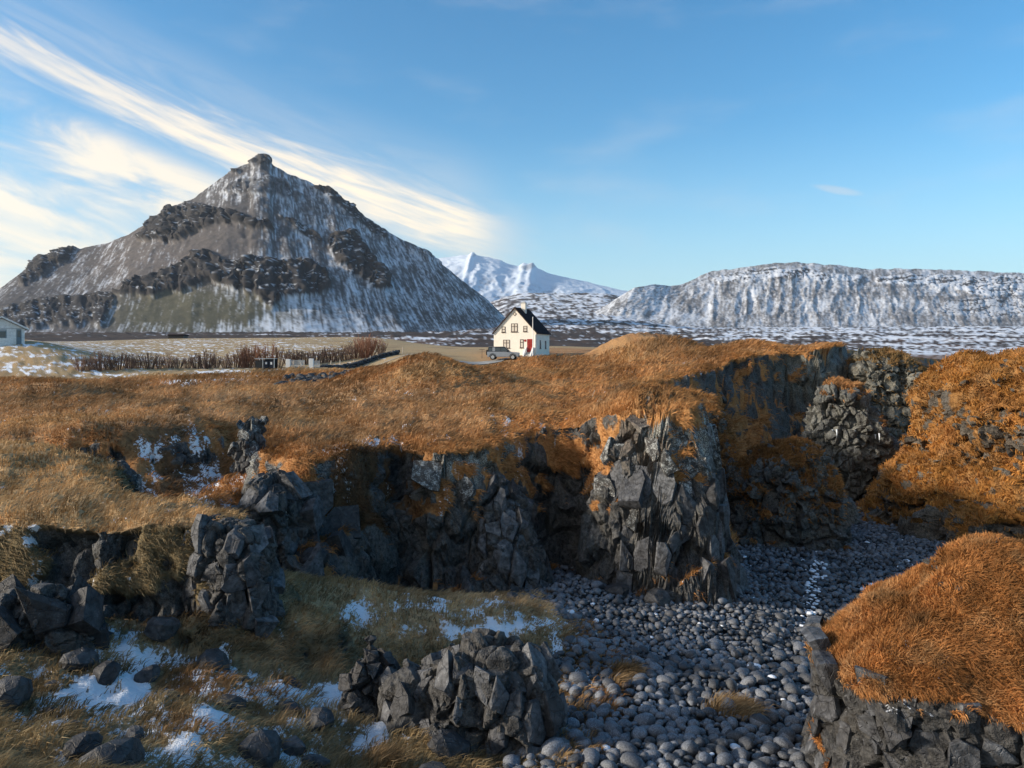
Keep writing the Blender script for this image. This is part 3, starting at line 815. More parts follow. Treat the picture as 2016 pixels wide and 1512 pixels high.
def stack(name, label, cat, c, radii, ztop, zbase, prof, NP=220, NTt=110, apex=(0, 0), gthr=0.55, gnoise=0.3, seed=1, rough=0.35, wsc=(1.4, 0.5), wam=(0.35, 0.18),
          grass=20000, gl=0.3, gcol=None, rocktint=(1, 1, 1), lichen=0.2, ledge=0.0, snowl=-0.6, lean=0.6, wind=(1, -0.25)):
    root = empty(name, (c[0], c[1], zbase), 0, label, cat)
    ph = np.linspace(0, 2 * math.pi, NP, endpoint=False)
    an = np.array([a for a, _ in radii] + [radii[0][0] + 360.0]); ra = np.array([q for _, q in radii] + [radii[0][1]])
    pd = np.degrees(ph); pd = np.where(pd < an[0], pd + 360, pd); k = np.clip(np.searchsorted(an, pd, side='right') - 1, 0, len(an) - 2)
    tq = (pd - an[k]) / (an[k + 1] - an[k]); tq = tq * tq * (3 - 2 * tq); Rr = ra[k] + (ra[k + 1] - ra[k]) * tq
    pr = np.array(prof, float); seg = np.hypot(np.diff(pr[:, 0]) * Rr.mean(), np.diff(pr[:, 1]) * (ztop - zbase)); cu = np.concatenate([[0], np.cumsum(seg)]); cu /= cu[-1]
    tv = np.linspace(0, 1, NTt); rf = np.interp(tv, cu, pr[:, 0]); zf = np.interp(tv, cu, pr[:, 1])
    for _ in range(2):
        rf[1:-1] = (rf[:-2] + 2 * rf[1:-1] + rf[2:]) / 4; zf[1:-1] = (zf[:-2] + 2 * zf[1:-1] + zf[2:]) / 4
    P = np.zeros((NP, NTt, 3))
    P[..., 0] = c[0] + apex[0] * (1 - zf)[None] + (Rr[:, None] * rf[None]) * np.cos(ph)[:, None]
    P[..., 1] = c[1] + apex[1] * (1 - zf)[None] + (Rr[:, None] * rf[None]) * np.sin(ph)[:, None]
    P[..., 2] = (ztop + (zbase - ztop) * zf)[None]
    N = grid_normals(P, True); out = np.sign(((P - np.array([c[0], c[1], zbase - 2])) * N).sum(-1, keepdims=True)); N *= out
    f = P.reshape(-1, 3); nf_ = N.reshape(-1, 3)
    q0 = f + seed * 7.7
    f = f + nf_ * (rough * fbm3(q0 / 1.9, 3) + 0.35 * rough * fbm3(q0 / 0.6, 3))[:, None]
    P1 = f.reshape(P.shape); N1 = grid_normals(P1, True); N1 *= np.sign((N1 * N).sum(-1, keepdims=True) + 1e-9)
    na = fbm3(q0 * 1.1, 4); nb = fbm3(q0 * 3.1 + 5, 3)
    g = sstep(gthr - 0.10, gthr + 0.10, N1[..., 2].reshape(-1) + gnoise * na + 0.35 * gnoise * nb)
    if ledge: g = np.maximum(g, sstep(-0.12, 0.15, nb + 0.6 * na) * ledge * sstep(zbase + 1.5, zbase + 3.5, f[:, 2]))
    rk = 1 - g
    dsp = np.zeros(len(f))
    for sc, am in zip(wsc, wam):
        q = q0 / sc; q = q + 0.3 * np.stack([vnoise3(q * 1.3), vnoise3(q * 1.3 + 9), vnoise3(q * 1.3 + 21)], 1); q[:, 2] *= 0.8
        d1, d2, hh, vv = worley(q)
        dsp += am * ((hh[:, 0] - 0.5) + 1.0 * (vv * (hh[:, 1:4] - 0.5)).sum(1) - 0.6 * (1 - sstep(0, 0.16, d2 - d1)))
    f = f + N1.reshape(-1, 3) * (dsp * (0.15 + 0.85 * rk))[:, None]
    P2 = f.reshape(P.shape); N2_ = grid_normals(P2, True); N2_ *= np.sign((N2_ * N).sum(-1, keepdims=True) + 1e-9)
    # the apex ring closes to a point
    P2[:, 0] = P2[:, 0].mean(0)
    org = np.array([c[0], c[1], zbase])
    body = np_mesh('rock_body', (P2 - org).reshape(-1, 3), grid_faces(NP, NTt, True), [M_TERR], True, root)
    body.data.flip_normals() if False else None
    px, py = proj(P2)
    col = np.broadcast_to(ORANGE if gcol is None else np.array(gcol), P2.shape).copy()
    col = lerp(col, STRAW, (sstep(0.0, 0.5, nb) * 0.4).reshape(NP, NTt)); col = lerp(col, RUST, (sstep(0.05, 0.5, na) * 0.5).reshape(NP, NTt))
    set_attr(body.data, 'col', (col * 0.8).reshape(-1, 3), 'COLOR'); set_attr(body.data, 'rtint', np.broadcast_to(np.array(rocktint, float), (len(f), 3)), 'COLOR')
    set_attr(body.data, 'rock', rk); set_attr(body.data, 'snow', np.where(N2_[..., 2].reshape(-1) > 0.5, fbm3(f * 2.4, 3) * 0.9 + snowl + 0.3, -0.6)); set_attr(body.data, 'lichen', np.full(len(f), lichen))
    body.data.polygons.foreach_set('use_smooth', rk[grid_faces(NP, NTt, True)[:, 0]] < 0.6)
    vis = (N2_ * (P2 / np.linalg.norm(P2, axis=-1, keepdims=True))).sum(-1) < 0.2
    if grass:
        dd = np.linalg.norm(np.gradient(P2, axis=1), axis=-1) * np.linalg.norm((np.roll(P2, -1, 0) - P2), axis=-1)
        A, B, C = cell_pick(P2, N2_, col, (g.reshape(NP, NTt) * vis * (px < 2120)), grass, seed + 50, dd)
        ob = blades('grass', A, B, C, root, seed, gl, lean, 1.0, wind, 0.9); ob.location = -Vector(org)
    return root, P2, N1, g.reshape(NP, NTt), vis & (px < 2060) & (py < 1560)


def rock_pts(P, N, g, vis, gmax=0.4):
    m = (g < gmax) & vis & (P[..., 2] < P[..., 2].max() - 0.22)
    return P[m], N[m]


# right foreground knoll: orange grass cap over fitted basalt blocks
kn, P_, N_, g_, v_ = stack('grass_topped_rock', 'nearest grass capped basalt knoll rising from the stones in the right foreground', 'rock', (7.85, 10.9),
    [(0, 3.4), (60, 2.6), (120, 2.7), (165, 3.0), (195, 3.0), (235, 2.1), (270, 1.9), (315, 2.5)], -2.80, -6.9,
    [(0, 0), (0.20, 0.06), (0.50, 0.18), (0.80, 0.32), (0.95, 0.41), (1.0, 0.47), (0.97, 0.58), (0.99, 0.75), (1.14, 1.0)], 300, 140, (-0.55, 0.5), 0.46, 0.30, 3, 0.38, (0.6, 0.25), (0.20, 0.11),
    80000, 0.12, (0.37, 0.165, 0.055), (0.8, 0.8, 0.8), 0.03, 0, -0.22, 0.45)
A, B = rock_pts(P_, N_, g_, v_, 0.25); m_ = A[:, 2] < -4.75 + 0.12 * fbm3(A * 1.5, 2)
fit_blocks(A[m_], B[m_], 0.25, [M_BASALT, M_BLACK, M_BLACK], kn, 295, 5, proud=0.02, nzmax=0.30, loose=0.40, keep=0.9)

# big stack on the right
bs, P_, N_, g_, v_ = stack('sea_stack', 'tall shaggy orange grass covered rock stack at the right edge of the cove', 'rock', (28.6, 38.5),
    [(0, 9), (60, 8), (120, 7.6), (160, 7.4), (185, 7.3), (215, 7.4), (250, 7.0), (290, 8), (330, 9)], 0.05, -9.4,
    [(0, 0), (0.45, 0.02), (0.70, 0.07), (0.90, 0.17), (0.99, 0.28), (1.0, 0.46), (0.99, 0.60), (1.12, 0.68), (1.28, 0.80), (1.31, 0.88), (1.27, 0.94), (1.34, 1.0)], 300, 190, (0, 0), 0.36, 0.6, 5, 1.15,
    (1.9, 0.7), (0.85, 0.45), 62000, 0.22, (0.38, 0.175, 0.045), (1.3, 1.05, 0.8), 0.25, 1.0, -0.5, 0.35)

# low rounded rock in the middle of the cove
mr, P_, N_, g_, v_ = stack('grass_topped_rock', 'low rounded rock with a brown turf cap between the headland and the tall stack', 'rock', (12.6, 33.8),
    [(0, 1.9), (60, 2.4), (120, 2.8), (165, 2.9), (190, 2.9), (225, 2.4), (270, 2.0), (320, 2.2)], -4.05, -9.2,
    [(0, 0), (0.35, 0.03), (0.65, 0.13), (0.88, 0.27), (1.0, 0.42), (1.02, 0.55), (0.98, 0.75), (1.05, 1.0)], 200, 100, (0.3, 0.3), 0.64, 0.35, 9, 0.60, (1.2, 0.45), (0.55, 0.28),
    13000, 0.20, (0.27, 0.125, 0.04), (0.9, 0.9, 0.9), 0.25, 0.2, -0.45, 0.5)

# arch rock with icicles behind it
ar, P_, N_, g_, v_ = stack('grass_topped_rock', 'small dark rock with an orange tuft on top and icicles hanging at its foot', 'rock', (21.0, 47.5),
    [(0, 2.6), (60, 2.6), (120, 2.5), (180, 2.5), (240, 2.3), (270, 2.3), (320, 2.5)], -2.0, -9.2,
    [(0, 0), (0.40, 0.03), (0.62, 0.12), (0.80, 0.28), (0.98, 0.45), (1.04, 0.6), (0.97, 0.72), (0.85, 0.8), (0.95, 1.0)], 180, 100, (-0.4, 0), 0.80, 0.2, 13, 0.55, (1.2, 0.5), (0.55, 0.28),
    3500, 0.22, None, (1.2, 1.2, 1.1), 0.4, 0.0, -0.6, 0.5)
AP = P_[v_]; AQ = proj(AP)
hr, P_, N_, g_, v_ = stack('sea_stack', 'rugged mossy rock pile standing behind the dark rock with icicles', 'rock', (29.8, 62.0),
    [(0, 3.6), (60, 3.0), (120, 3.0), (180, 2.6), (240, 3.2), (270, 3.2), (320, 3.6)], -0.1, -9.2,
    [(0, 0), (0.5, 0.02), (0.72, 0.10), (0.85, 0.3), (0.98, 0.5), (1.04, 0.6), (1.1, 0.8), (1.2, 1.0)], 180, 110, (0, 0), 0.74, 0.30, 17, 0.7, (1.5, 0.6), (0.7, 0.34),
    3000, 0.22, (0.16, 0.10, 0.04), (1.25, 1.15, 0.9), 0.5, 0.05, -0.5, 0.5)
hr2, P_, N_, g_, v_ = stack('sea_stack', 'farthest low dark rock at the mouth of the cove', 'rock', (39.5, 78.0),
    [(0, 3.0), (60, 3.0), (120, 3.0), (180, 3.0), (240, 3.2), (270, 3.2), (320, 3.0)], -1.6, -9.2,
    [(0, 0), (0.6, 0.02), (0.82, 0.10), (0.95, 0.3), (1.0, 0.6), (1.1, 1.0)], 120, 70, (0, 0), 0.62, 0.2, 19, 0.6, (1.5, 0.6), (0.5, 0.25),
    1500, 0.35, (0.16, 0.10, 0.04), (0.9, 0.9, 0.9), 0.2, 0.0, -0.6, 0.5)

# turf shoulder on the right flank of the headland
hs, P_, N_, g_, v_ = stack('rock_shoulder', 'turf draped rocky shoulder on the right flank of the headland pillar', 'rock', (9.9, 38.5),
    [(0, 2.4), (60, 2.6), (120, 2.6), (180, 2.4), (240, 2.2), (270, 2.2), (320, 2.3)], -2.1, -9.0,
    [(0, 0), (0.35, 0.03), (0.55, 0.14), (0.72, 0.34), (0.90, 0.6), (1.0, 0.8), (1.12, 1.0)], 150, 100, (-0.6, 0), 0.42, 0.5, 23, 0.8, (1.1, 0.45), (0.5, 0.25),
    9000, 0.30, (0.30, 0.145, 0.05), (1.2, 1.1, 0.95), 0.3, 0.7, -0.6, 0.5)

# icicles under the arch rock
mI, tI = new_mat('ice'); finish(tI, (0.80, 0.88, 0.95, 1), 0.25, None, 0.5, {'Transmission Weight': 0.25, 'IOR': 1.31})
ir = random.Random(4); nic = 0
ORD = 'first second third fourth fifth sixth seventh eighth ninth tenth eleventh twelfth thirteenth fourteenth fifteenth sixteenth seventeenth eighteenth nineteenth twentieth'.split()
for k in range(11):
    px_ = 1640 + k * 9.0 + ir.uniform(-3, 3)
    if k in (2, 3): continue
    pyy = 850 + ir.uniform(-5, 6); kk = np.argmin((AQ[0] - px_) ** 2 + (AQ[1] - pyy) ** 2); x_, y_, z1 = AP[kk] * 0.997; ln = ir.uniform(0.3, 0.9)
    m = MB(); m.tube([(0, 0, 0), (0.02, 0, -ln * 0.5), (0, 0.01, -ln)], [0.055, 0.032, 0.006], 6)
    o = m.build('icicle', mI, None, True); o.location = (x_, y_, z1)
    tag(o, ORD[nic] + ' white icicle from the left under the dark rock in the cove', 'icicle', 'icicles under the dark cove rock'); nic += 1


# ---- near outcrops built of fitted blocks
def outcrop(name, label, c, radii, ztop, zbase, prof, d, limit, seed, mats, apex=(0, 0), grass=0, gthr=1.2, rough=0.25, proud=0.05, tint=(1, 1, 1), gcol=None, ani=1.0, zs=0.85):
    root, P, N, g, v = stack(name, label, 'rock', c, radii, ztop, zbase, prof, 130, 70, apex, gthr, 0.25, seed, rough, (0.7, 0.3), (0.26, 0.10), grass, 0.2, gcol, tint, 0.03, 0, -0.5)
    A, B = rock_pts(P, N, g, v, 0.6)
    fit_blocks(A, B, d, mats, root, limit, seed, 0.5, proud, zs=zs)
    return root


PROF_W = [(0, 0), (0.45, 0.04), (0.75, 0.14), (0.95, 0.34), (1.0, 0.6), (1.05, 1.0)]
outcrop('basalt_outcrop', 'upright blue grey outcrop of cracked basalt blocks at the end of the grass ledge', (-5.22, 14.25), [(0, 0.72), (60, 0.75), (120, 0.8), (180, 0.75), (240, 0.66), (300, 0.66)], -3.18, -5.7,
        [(0, 0), (0.5, 0.02), (0.85, 0.10), (1.0, 0.3), (1.05, 0.55), (1.0, 0.78), (1.25, 1.0)], 0.30, 140, 21, [M_BASALT, M_LICHEN, M_BLACK], rough=0.18)
outcrop('basalt_outcrop', 'long jagged basalt outcrop with columnar blocks in the bottom centre beside the stones', (-0.62, 12.2), [(0, 1.35), (40, 1.0), (90, 0.75), (140, 1.0), (180, 1.75), (220, 1.2), (270, 0.85), (320, 1.15)], -4.70, -6.5,
        [(0, 0), (0.35, 0.03), (0.65, 0.14), (0.88, 0.38), (1.0, 0.65), (1.12, 1.0)], 0.24, 280, 23, [M_BASALT, M_BLACK, M_BASALT], (0.15, 0.1), rough=0.30, zs=0.62)
outcrop('basalt_outcrop', 'black pointed rock at the left end of the long basalt outcrop', (-2.35, 12.6), [(0, 0.65), (90, 0.5), (180, 0.55), (270, 0.5)], -4.72, -6.0,
        [(0, 0), (0.35, 0.10), (0.65, 0.30), (0.9, 0.65), (1.0, 1.0)], 0.22, 45, 25, [M_BLACK], rough=0.16)
outcrop('black_boulder', 'big black faceted boulder pile on the bank at the left edge', (-7.75, 12.5), [(0, 0.85), (90, 0.7), (180, 1.2), (270, 0.6), (320, 0.7)], -3.78, -5.1,
        PROF_W, 0.46, 40, 27, [M_BLACK], rough=0.2)
outcrop('basalt_outcrop', 'smooth grey rock breaking through the turf on the left above the ledge', (-10.75, 20.0), [(0, 0.85), (90, 0.7), (180, 1.0), (270, 0.6)], -3.05, -4.5,
        [(0, 0), (0.5, 0.10), (0.8, 0.3), (1.0, 0.7), (1.0, 1.0)], 0.36, 70, 29, [M_BASALT, M_LICHEN], rough=0.2, zs=1.3)
outcrop('basalt_outcrop', 'lichen spotted rock tower on the turf edge above the snowy hollow', (-8.55, 24.9), [(0, 0.75), (90, 0.7), (180, 0.7), (270, 0.75)], -2.15, -4.6,
        [(0, 0), (0.45, 0.04), (0.7, 0.2), (0.85, 0.5), (1.0, 0.75), (1.1, 1.0)], 0.40, 75, 31, [M_LICHEN, M_BASALT], rough=0.28)
outcrop('basalt_outcrop', 'columnar basalt buttress standing at the cliff foot above the stones', (-0.15, 22.55), [(0, 1.25), (90, 1.2), (180, 1.15), (230, 1.1), (270, 1.0), (320, 1.15)], -3.7, -7.35,
        [(0, 0), (0.35, 0.06), (0.62, 0.25), (0.80, 0.5), (1.0, 0.8), (1.12, 1.0)], 0.36, 200, 33, [M_BASALT, M_BLACK, M_BASALT], (-0.3, 0.9), rough=0.4, zs=0.5)
outcrop('basalt_outcrop', 'broken rock bulge under the turf left of the dark bay', (-6.3, 19.9), [(0, 1.0), (90, 1.0), (180, 1.0), (230, 1.1), (270, 1.1), (320, 1.0)], -3.3, -6.5,
        [(0, 0), (0.5, 0.05), (0.85, 0.2), (1.0, 0.45), (1.1, 0.7), (1.4, 1.0)], 0.42, 160, 35, [M_BASALT, M_BLACK, M_LICHEN, M_BLACK], (-0.1, 0.5), rough=0.35)

# blocks of the headland pillar itself (pieces of the ground)
pm = (rock > 0.7) & (PX2 > 1190) & (PX2 < 1450) & (PY2 > 815) & (PY2 < 1180) & facing & (GY < 30) & (S2 > 0.22)
pu = pm & (PY2 < 955)
fit_blocks(GP2[pu], N0[pu], 0.36, [M_LICHEN, M_BASALT], ground, 130, 40, 0.7, 0.12, loose=0.55, zs=0.8, keep=0.85)
pm = pm & (PY2 >= 955)
fit_blocks(GP2[pm], N0[pm], 0.38, [M_BASALT, M_LICHEN, M_BLACK, M_BLACK], ground, 130, 41, 0.7, 0.12, loose=0.6, zs=0.55, keep=0.85)
pm = (rock > 0.7) & (PX2 > 840) & (PX2 < 960) & (PY2 > 850) & (PY2 < 990) & facing & (GY < 30) & (S2 > 0.22)
fit_blocks(GP2[pm], N0[pm], 0.38, [M_LICHEN, M_BASALT], ground, 40, 43, 0.7, 0.10, loose=0.7, keep=0.7)
pm = (rock > 0.7) & (PX2 > 500) & (PX2 < 690) & (PY2 > 900) & (PY2 < 1180) & facing & (GY < 30) & (S2 > 0.4)
fit_blocks(GP2[pm], N0[pm], 0.42, [M_BLACK, M_BASALT], ground, 20, 45, 0.6, 0.10, loose=0.5)


# ---- single boulders
def boulder_mesh(seed, sub=2, flat=0.75, jag=0.35):
    r = np.random.default_rng(seed); bm = bmesh.new(); bmesh.ops.create_icosphere(bm, subdivisions=sub, radius=1.0)
    planes = r.normal(size=(9, 3)); planes /= np.linalg.norm(planes, axis=1, keepdims=True); off = 0.62 + 0.3 * r.random(9)
    for v in bm.verts:
        p = np.array(v.co)
        for n_, o_ in zip(planes, off):
            e = p @ n_ - o_
            if e > 0: p = p - n_ * e * (0.55 + jag)
        p = p * (1 + 0.05 * r.normal()); v.co = (p[0] * 1.15, p[1], p[2] * flat)
    me = bpy.data.meshes.new('boulder'); bm.to_mesh(me); bm.free(); return me


BLD = [boulder_mesh(s, 2, 0.8, 0.4) for s in range(6)]
for me in BLD: me.materials.append(M_BLACK)
BOULD = [  # column, row of base, depth, size, label
    (512, 1385, 10.2, 0.30, 'single rounded black boulder with a snow rim on the lower left slope'),
    (210, 1295, 11.6, 0.22, 'black boulder in the grass below the boulder pile, left of the snow patch'),
    (155, 1300, 11.8, 0.25, 'dark knobbly boulder under the big boulder pile on the left bank'),
    (320, 1170, 13.3, 0.34, 'dark boulder lodged in the grass bank left of the upright outcrop'),
    (455, 1330, 11.4, 0.20, 'small dark rock just above the single rounded boulder'),
    (225, 1470, 8.6, 0.34, 'black rock at the bottom left corner half sunk in grass'),
    (165, 1440, 8.9, 0.20, 'smaller grey black rock beside the bottom left corner rock'),
    (590, 1475, 9.6, 0.20, 'left one of the dark rocks at the bottom edge below the snow'),
    (650, 1500, 9.2, 0.24, 'middle one of the dark rocks at the bottom edge below the snow'),
    (770, 1500, 9.5, 0.28, 'grey rock at the bottom edge left of the near grass lip'),
    (850, 1470, 10.3, 0.26, 'blocky dark rock below the long basalt outcrop'),
    (625, 1380, 11.4, 0.26, 'dark rock stub on the slope left of the long basalt outcrop'),
    (15, 1380, 10.3, 0.28, 'dark rock cut by the left edge of the picture'),
    (420, 1290, 12.6, 0.30, 'crumbled dark rocks at the foot of the upright outcrop'),
    (1300, 1185, 21.6, 0.46, 'brown black boulder lying at the foot of the headland pillar'),
    (1215, 1130, 21.8, 0.34, 'grey boulder on the scree left of the headland pillar'),
    (705, 1195, 18.3, 0.22, 'small black stone in the straw grass under the cliff'),
    (1010, 1195, 18.6, 0.20, 'small black stone at the foot of the columnar buttress'),
    (620, 1160, 19.5, 0.42, 'faceted grey rock at the foot of the dark bay'),
    (880, 1425, 11.2, 0.30, 'dark angular rock fallen below the long outcrop')]
br = random.Random(8)
for i, (px_, py_, dep, s, lb) in enumerate(BOULD):
    x_, y_, _z = pix(px_, py_, dep); z_ = ground_z(x_, y_)
    o = bpy.data.objects.new('boulder', BLD[i % 6]); COL.objects.link(o)
    o.location = (x_, y_, z_ + s * 0.28); o.scale = (s * br.uniform(0.9, 1.2), s, s * br.uniform(0.9, 1.25)); o.rotation_euler = (br.uniform(-.3, .3), br.uniform(-.3, .3), br.uniform(0, 6.3))
    tag(o, lb, 'boulder')

for i in range(18):
    px_ = br.uniform(20, 680); py_ = br.uniform(1260, 1490); dep = 5.2 * F / (py_ - HY)
    x_, y_, _z = pix(px_, py_, dep); z_ = ground_z(x_, y_); s = br.uniform(0.06, 0.15)
    o = bpy.data.objects.new('boulder', BLD[i % 6]); COL.objects.link(o); o.location = (x_, y_, z_ + s * 0.35); o.scale = (s * br.uniform(0.9, 1.5), s, s * br.uniform(0.7, 1.3)); o.rotation_euler = (br.uniform(-.5, .5), br.uniform(-.5, .5), br.uniform(0, 6.3))
    tag(o, 'small loose black stone scattered in the grass and snow of the lower left slope', 'stone', 'loose stones on the lower left slope')

# ------------------------------------------------------------------ beach stones
def stone_mesh(seed, sub):
    r = np.random.default_rng(seed); bm = bmesh.new(); bmesh.ops.create_icosphere(bm, subdivisions=sub, radius=1.0)
    V = np.array([v.co[:] for v in bm.verts]); Fc = np.array([[v.index for v in f.verts] for f in bm.faces]); bm.free()
    for _ in range(3):
        n_ = r.normal(size=3); n_ /= np.linalg.norm(n_); e = np.maximum(V @ n_ - r.uniform(0.55, 0.8), 0); V = V - n_ * e[:, None] * 0.55
    V = V * (1 + 0.10 * fbm3(V * 0.9 + seed * 3.3, 2))[:, None] * np.array([1.25, 0.95, r.uniform(0.62, 0.85)])
    return V, Fc


pr_ = np.random.default_rng(77)
cand = []
nt = 230000
yy = 9.0 + 36.0 * pr_.random(nt) ** 1.5; uu = pr_.uniform(-0.10, 0.60, nt); xx = uu * yy
zz, wh_, s2_, s1_ = height(xx, yy)
bl = np.interp(yy, [9, 11.5, 13, 14.5, 17, 19, 21, 24, 30], [-1.1, 0.2, 0.7, 1.0, 1.5, 0.9, 0.3, -0.6, 1.0])
keep = (wh_ == 3) & (xx > bl + 0.5 * fbm2(xx, yy, 2)) & (s2_ > 0.9) & (yy < 45)
keep &= ((xx - 7.65) / 3.1) ** 2 + ((yy - 10.9) / 2.3) ** 2 > 0.8
keep &= ((xx + 0.6) / 1.5) ** 2 + ((yy - 12.2) / 0.9) ** 2 > 0.9
xx, yy, zz, bl = xx[keep], yy[keep], zz[keep], bl[keep]
sz = np.exp(pr_.normal(0, 0.40, len(xx))) * np.interp(yy, [9, 14, 20, 30, 44], [0.076, 0.070, 0.068, 0.078, 0.09])
sz = np.clip(sz, 0.042, 0.26); sz = np.where(pr_.random(len(xx)) < 0.012, sz * 1.6, sz)
od = np.argsort(-sz)
Pp = np.stack([xx, yy, zz * 0], 1)
sel = np.array(dart(Pp, sz * 1.22, 14000, 5, od))
xx, yy, zz, sz = xx[sel], yy[sel], zz[sel], sz[sel]
npeb = len(xx)
rots = pr_.uniform(0, 6.283, (npeb, 3)); rots[:, :2] = pr_.normal(0, 0.35, (npeb, 2))
app = sz / yy; infv = (np.abs(xx / yy) < 0.665) & (yy > 9.6)
big = np.argsort(-(app * infv))[:300]; isbig = np.zeros(npeb, bool); isbig[big] = True
SM = []
for k in range(8):
    V, Fc = stone_mesh(300 + k, 2); me = bpy.data.meshes.new('beach_stone'); me.from_pydata(V.tolist(), [], Fc.tolist()); me.update()
    me.polygons.foreach_set('use_smooth', np.full(len(me.polygons), True)); me.materials.append(M_STONE); SM.append(me)
for n_, i in enumerate(big):
    o = bpy.data.objects.new('beach_stone', SM[n_ % 8]); COL.objects.link(o)
    o.location = (xx[i], yy[i], zz[i] + sz[i] * 0.20 + pr_.uniform(0, 0.08)); o.scale = (sz[i] * 0.62,) * 3; o.rotation_euler = tuple(rots[i])
    tag(o, 'smooth rounded blue grey stone lying on the stony beach', 'stone', 'rounded stones of the beach')
LV = [stone_mesh(400 + k, 2 if k < 6 else 1) for k in range(12)]
Vs, Fs, Sn, nv = [], [], [], 0
rest = np.where(~isbig)[0]
for i in rest:
    V, Fc = LV[int(pr_.integers(0, 6))] if yy[i] < 17 else LV[int(pr_.integers(6, 12))]
    a, b, c_ = rots[i]
    Rm = np.array(Matrix.Rotation(c_, 3, 'Z') @ Matrix.Rotation(a, 3, 'X') @ Matrix.Rotation(b, 3, 'Y'))
    Vs.append((V * sz[i] * 0.64) @ Rm.T + np.array([xx[i], yy[i], zz[i] + sz[i] * 0.18 + pr_.uniform(0, 0.10)])); Fs.append(Fc + nv); nv += len(V)
    q = proj(np.array([xx[i], yy[i], zz[i]])); ln = abs(q[0] - np.interp(q[1], [1120, 1180, 1240, 1300], [1612, 1598, 1592, 1625]))
    s_ = 1.0 if (1110 < q[1] < 1310 and ln < 16 and pr_.random() < 0.6) else (1.0 if pr_.random() < 0.012 else 0.0)
    Sn.append(np.full(len(V), s_))
peb = np_mesh('shingle', np.concatenate(Vs), np.concatenate(Fs), [M_STONE], True); set_attr(peb.data, 'snow', np.concatenate(Sn))
tag(peb, 'blue grey rounded shingle filling the cove below the cliffs', 'shingle', kind='stuff')

# tufts of pale grass among the stones
for (px_, py_, dep, rx, n_, lb) in [(1440, 1372, 13.6, 0.42, 900, 'larger pale grass tuft growing among the beach stones'), (1228, 1292, 15.2, 0.34, 600, 'grass tuft at the upper left of the beach stones'),
                              (1216, 1335, 14.4, 0.14, 220, 'tiny grass tuft left of the larger tuft among the stones'), (752, 1430, 10.6, 0.22, 500, 'brown stalky weed clump left of the long basalt outcrop')]:
    x_, y_, _z = pix(px_, py_, dep); z_ = ground_z(x_, y_)
    n2_ = np.random.default_rng(px_); q = n2_.normal(0, 0.45, (n_, 2)) * rx
    Pt = np.stack([x_ + q[:, 0], y_ + q[:, 1] * 0.6, np.full(n_, z_ + 0.03)], 1); Nn = np.stack([q[:, 0] * 1.2, q[:, 1] * 1.2, np.ones(n_)], 1); Nn /= np.linalg.norm(Nn, axis=1, keepdims=True)
    ob = blades('grass_tuft', Pt, Nn, np.broadcast_to(STRAW * (0.75 if px_ != 752 else 0.45), (n_, 3)), None, px_, 0.34, 0.5)
    del ob['kind']; tag(ob, lb, 'grass')


# ------------------------------------------------------------------ mountains
def curve(pts, x):
    p = np.array(pts, float); return np.interp(x, p[:, 0], p[:, 1])


def smooth_curve(pts, x, k=3):
    y = curve(pts, x)
    for _ in range(k): y[1:-1] = (y[:-2] + 2 * y[1:-1] + y[2:]) / 4
    return y


def blend(c, col, m): return c + (np.array(col) - c) * m[..., None]


SNOW = (0.74, 0.79, 0.86)


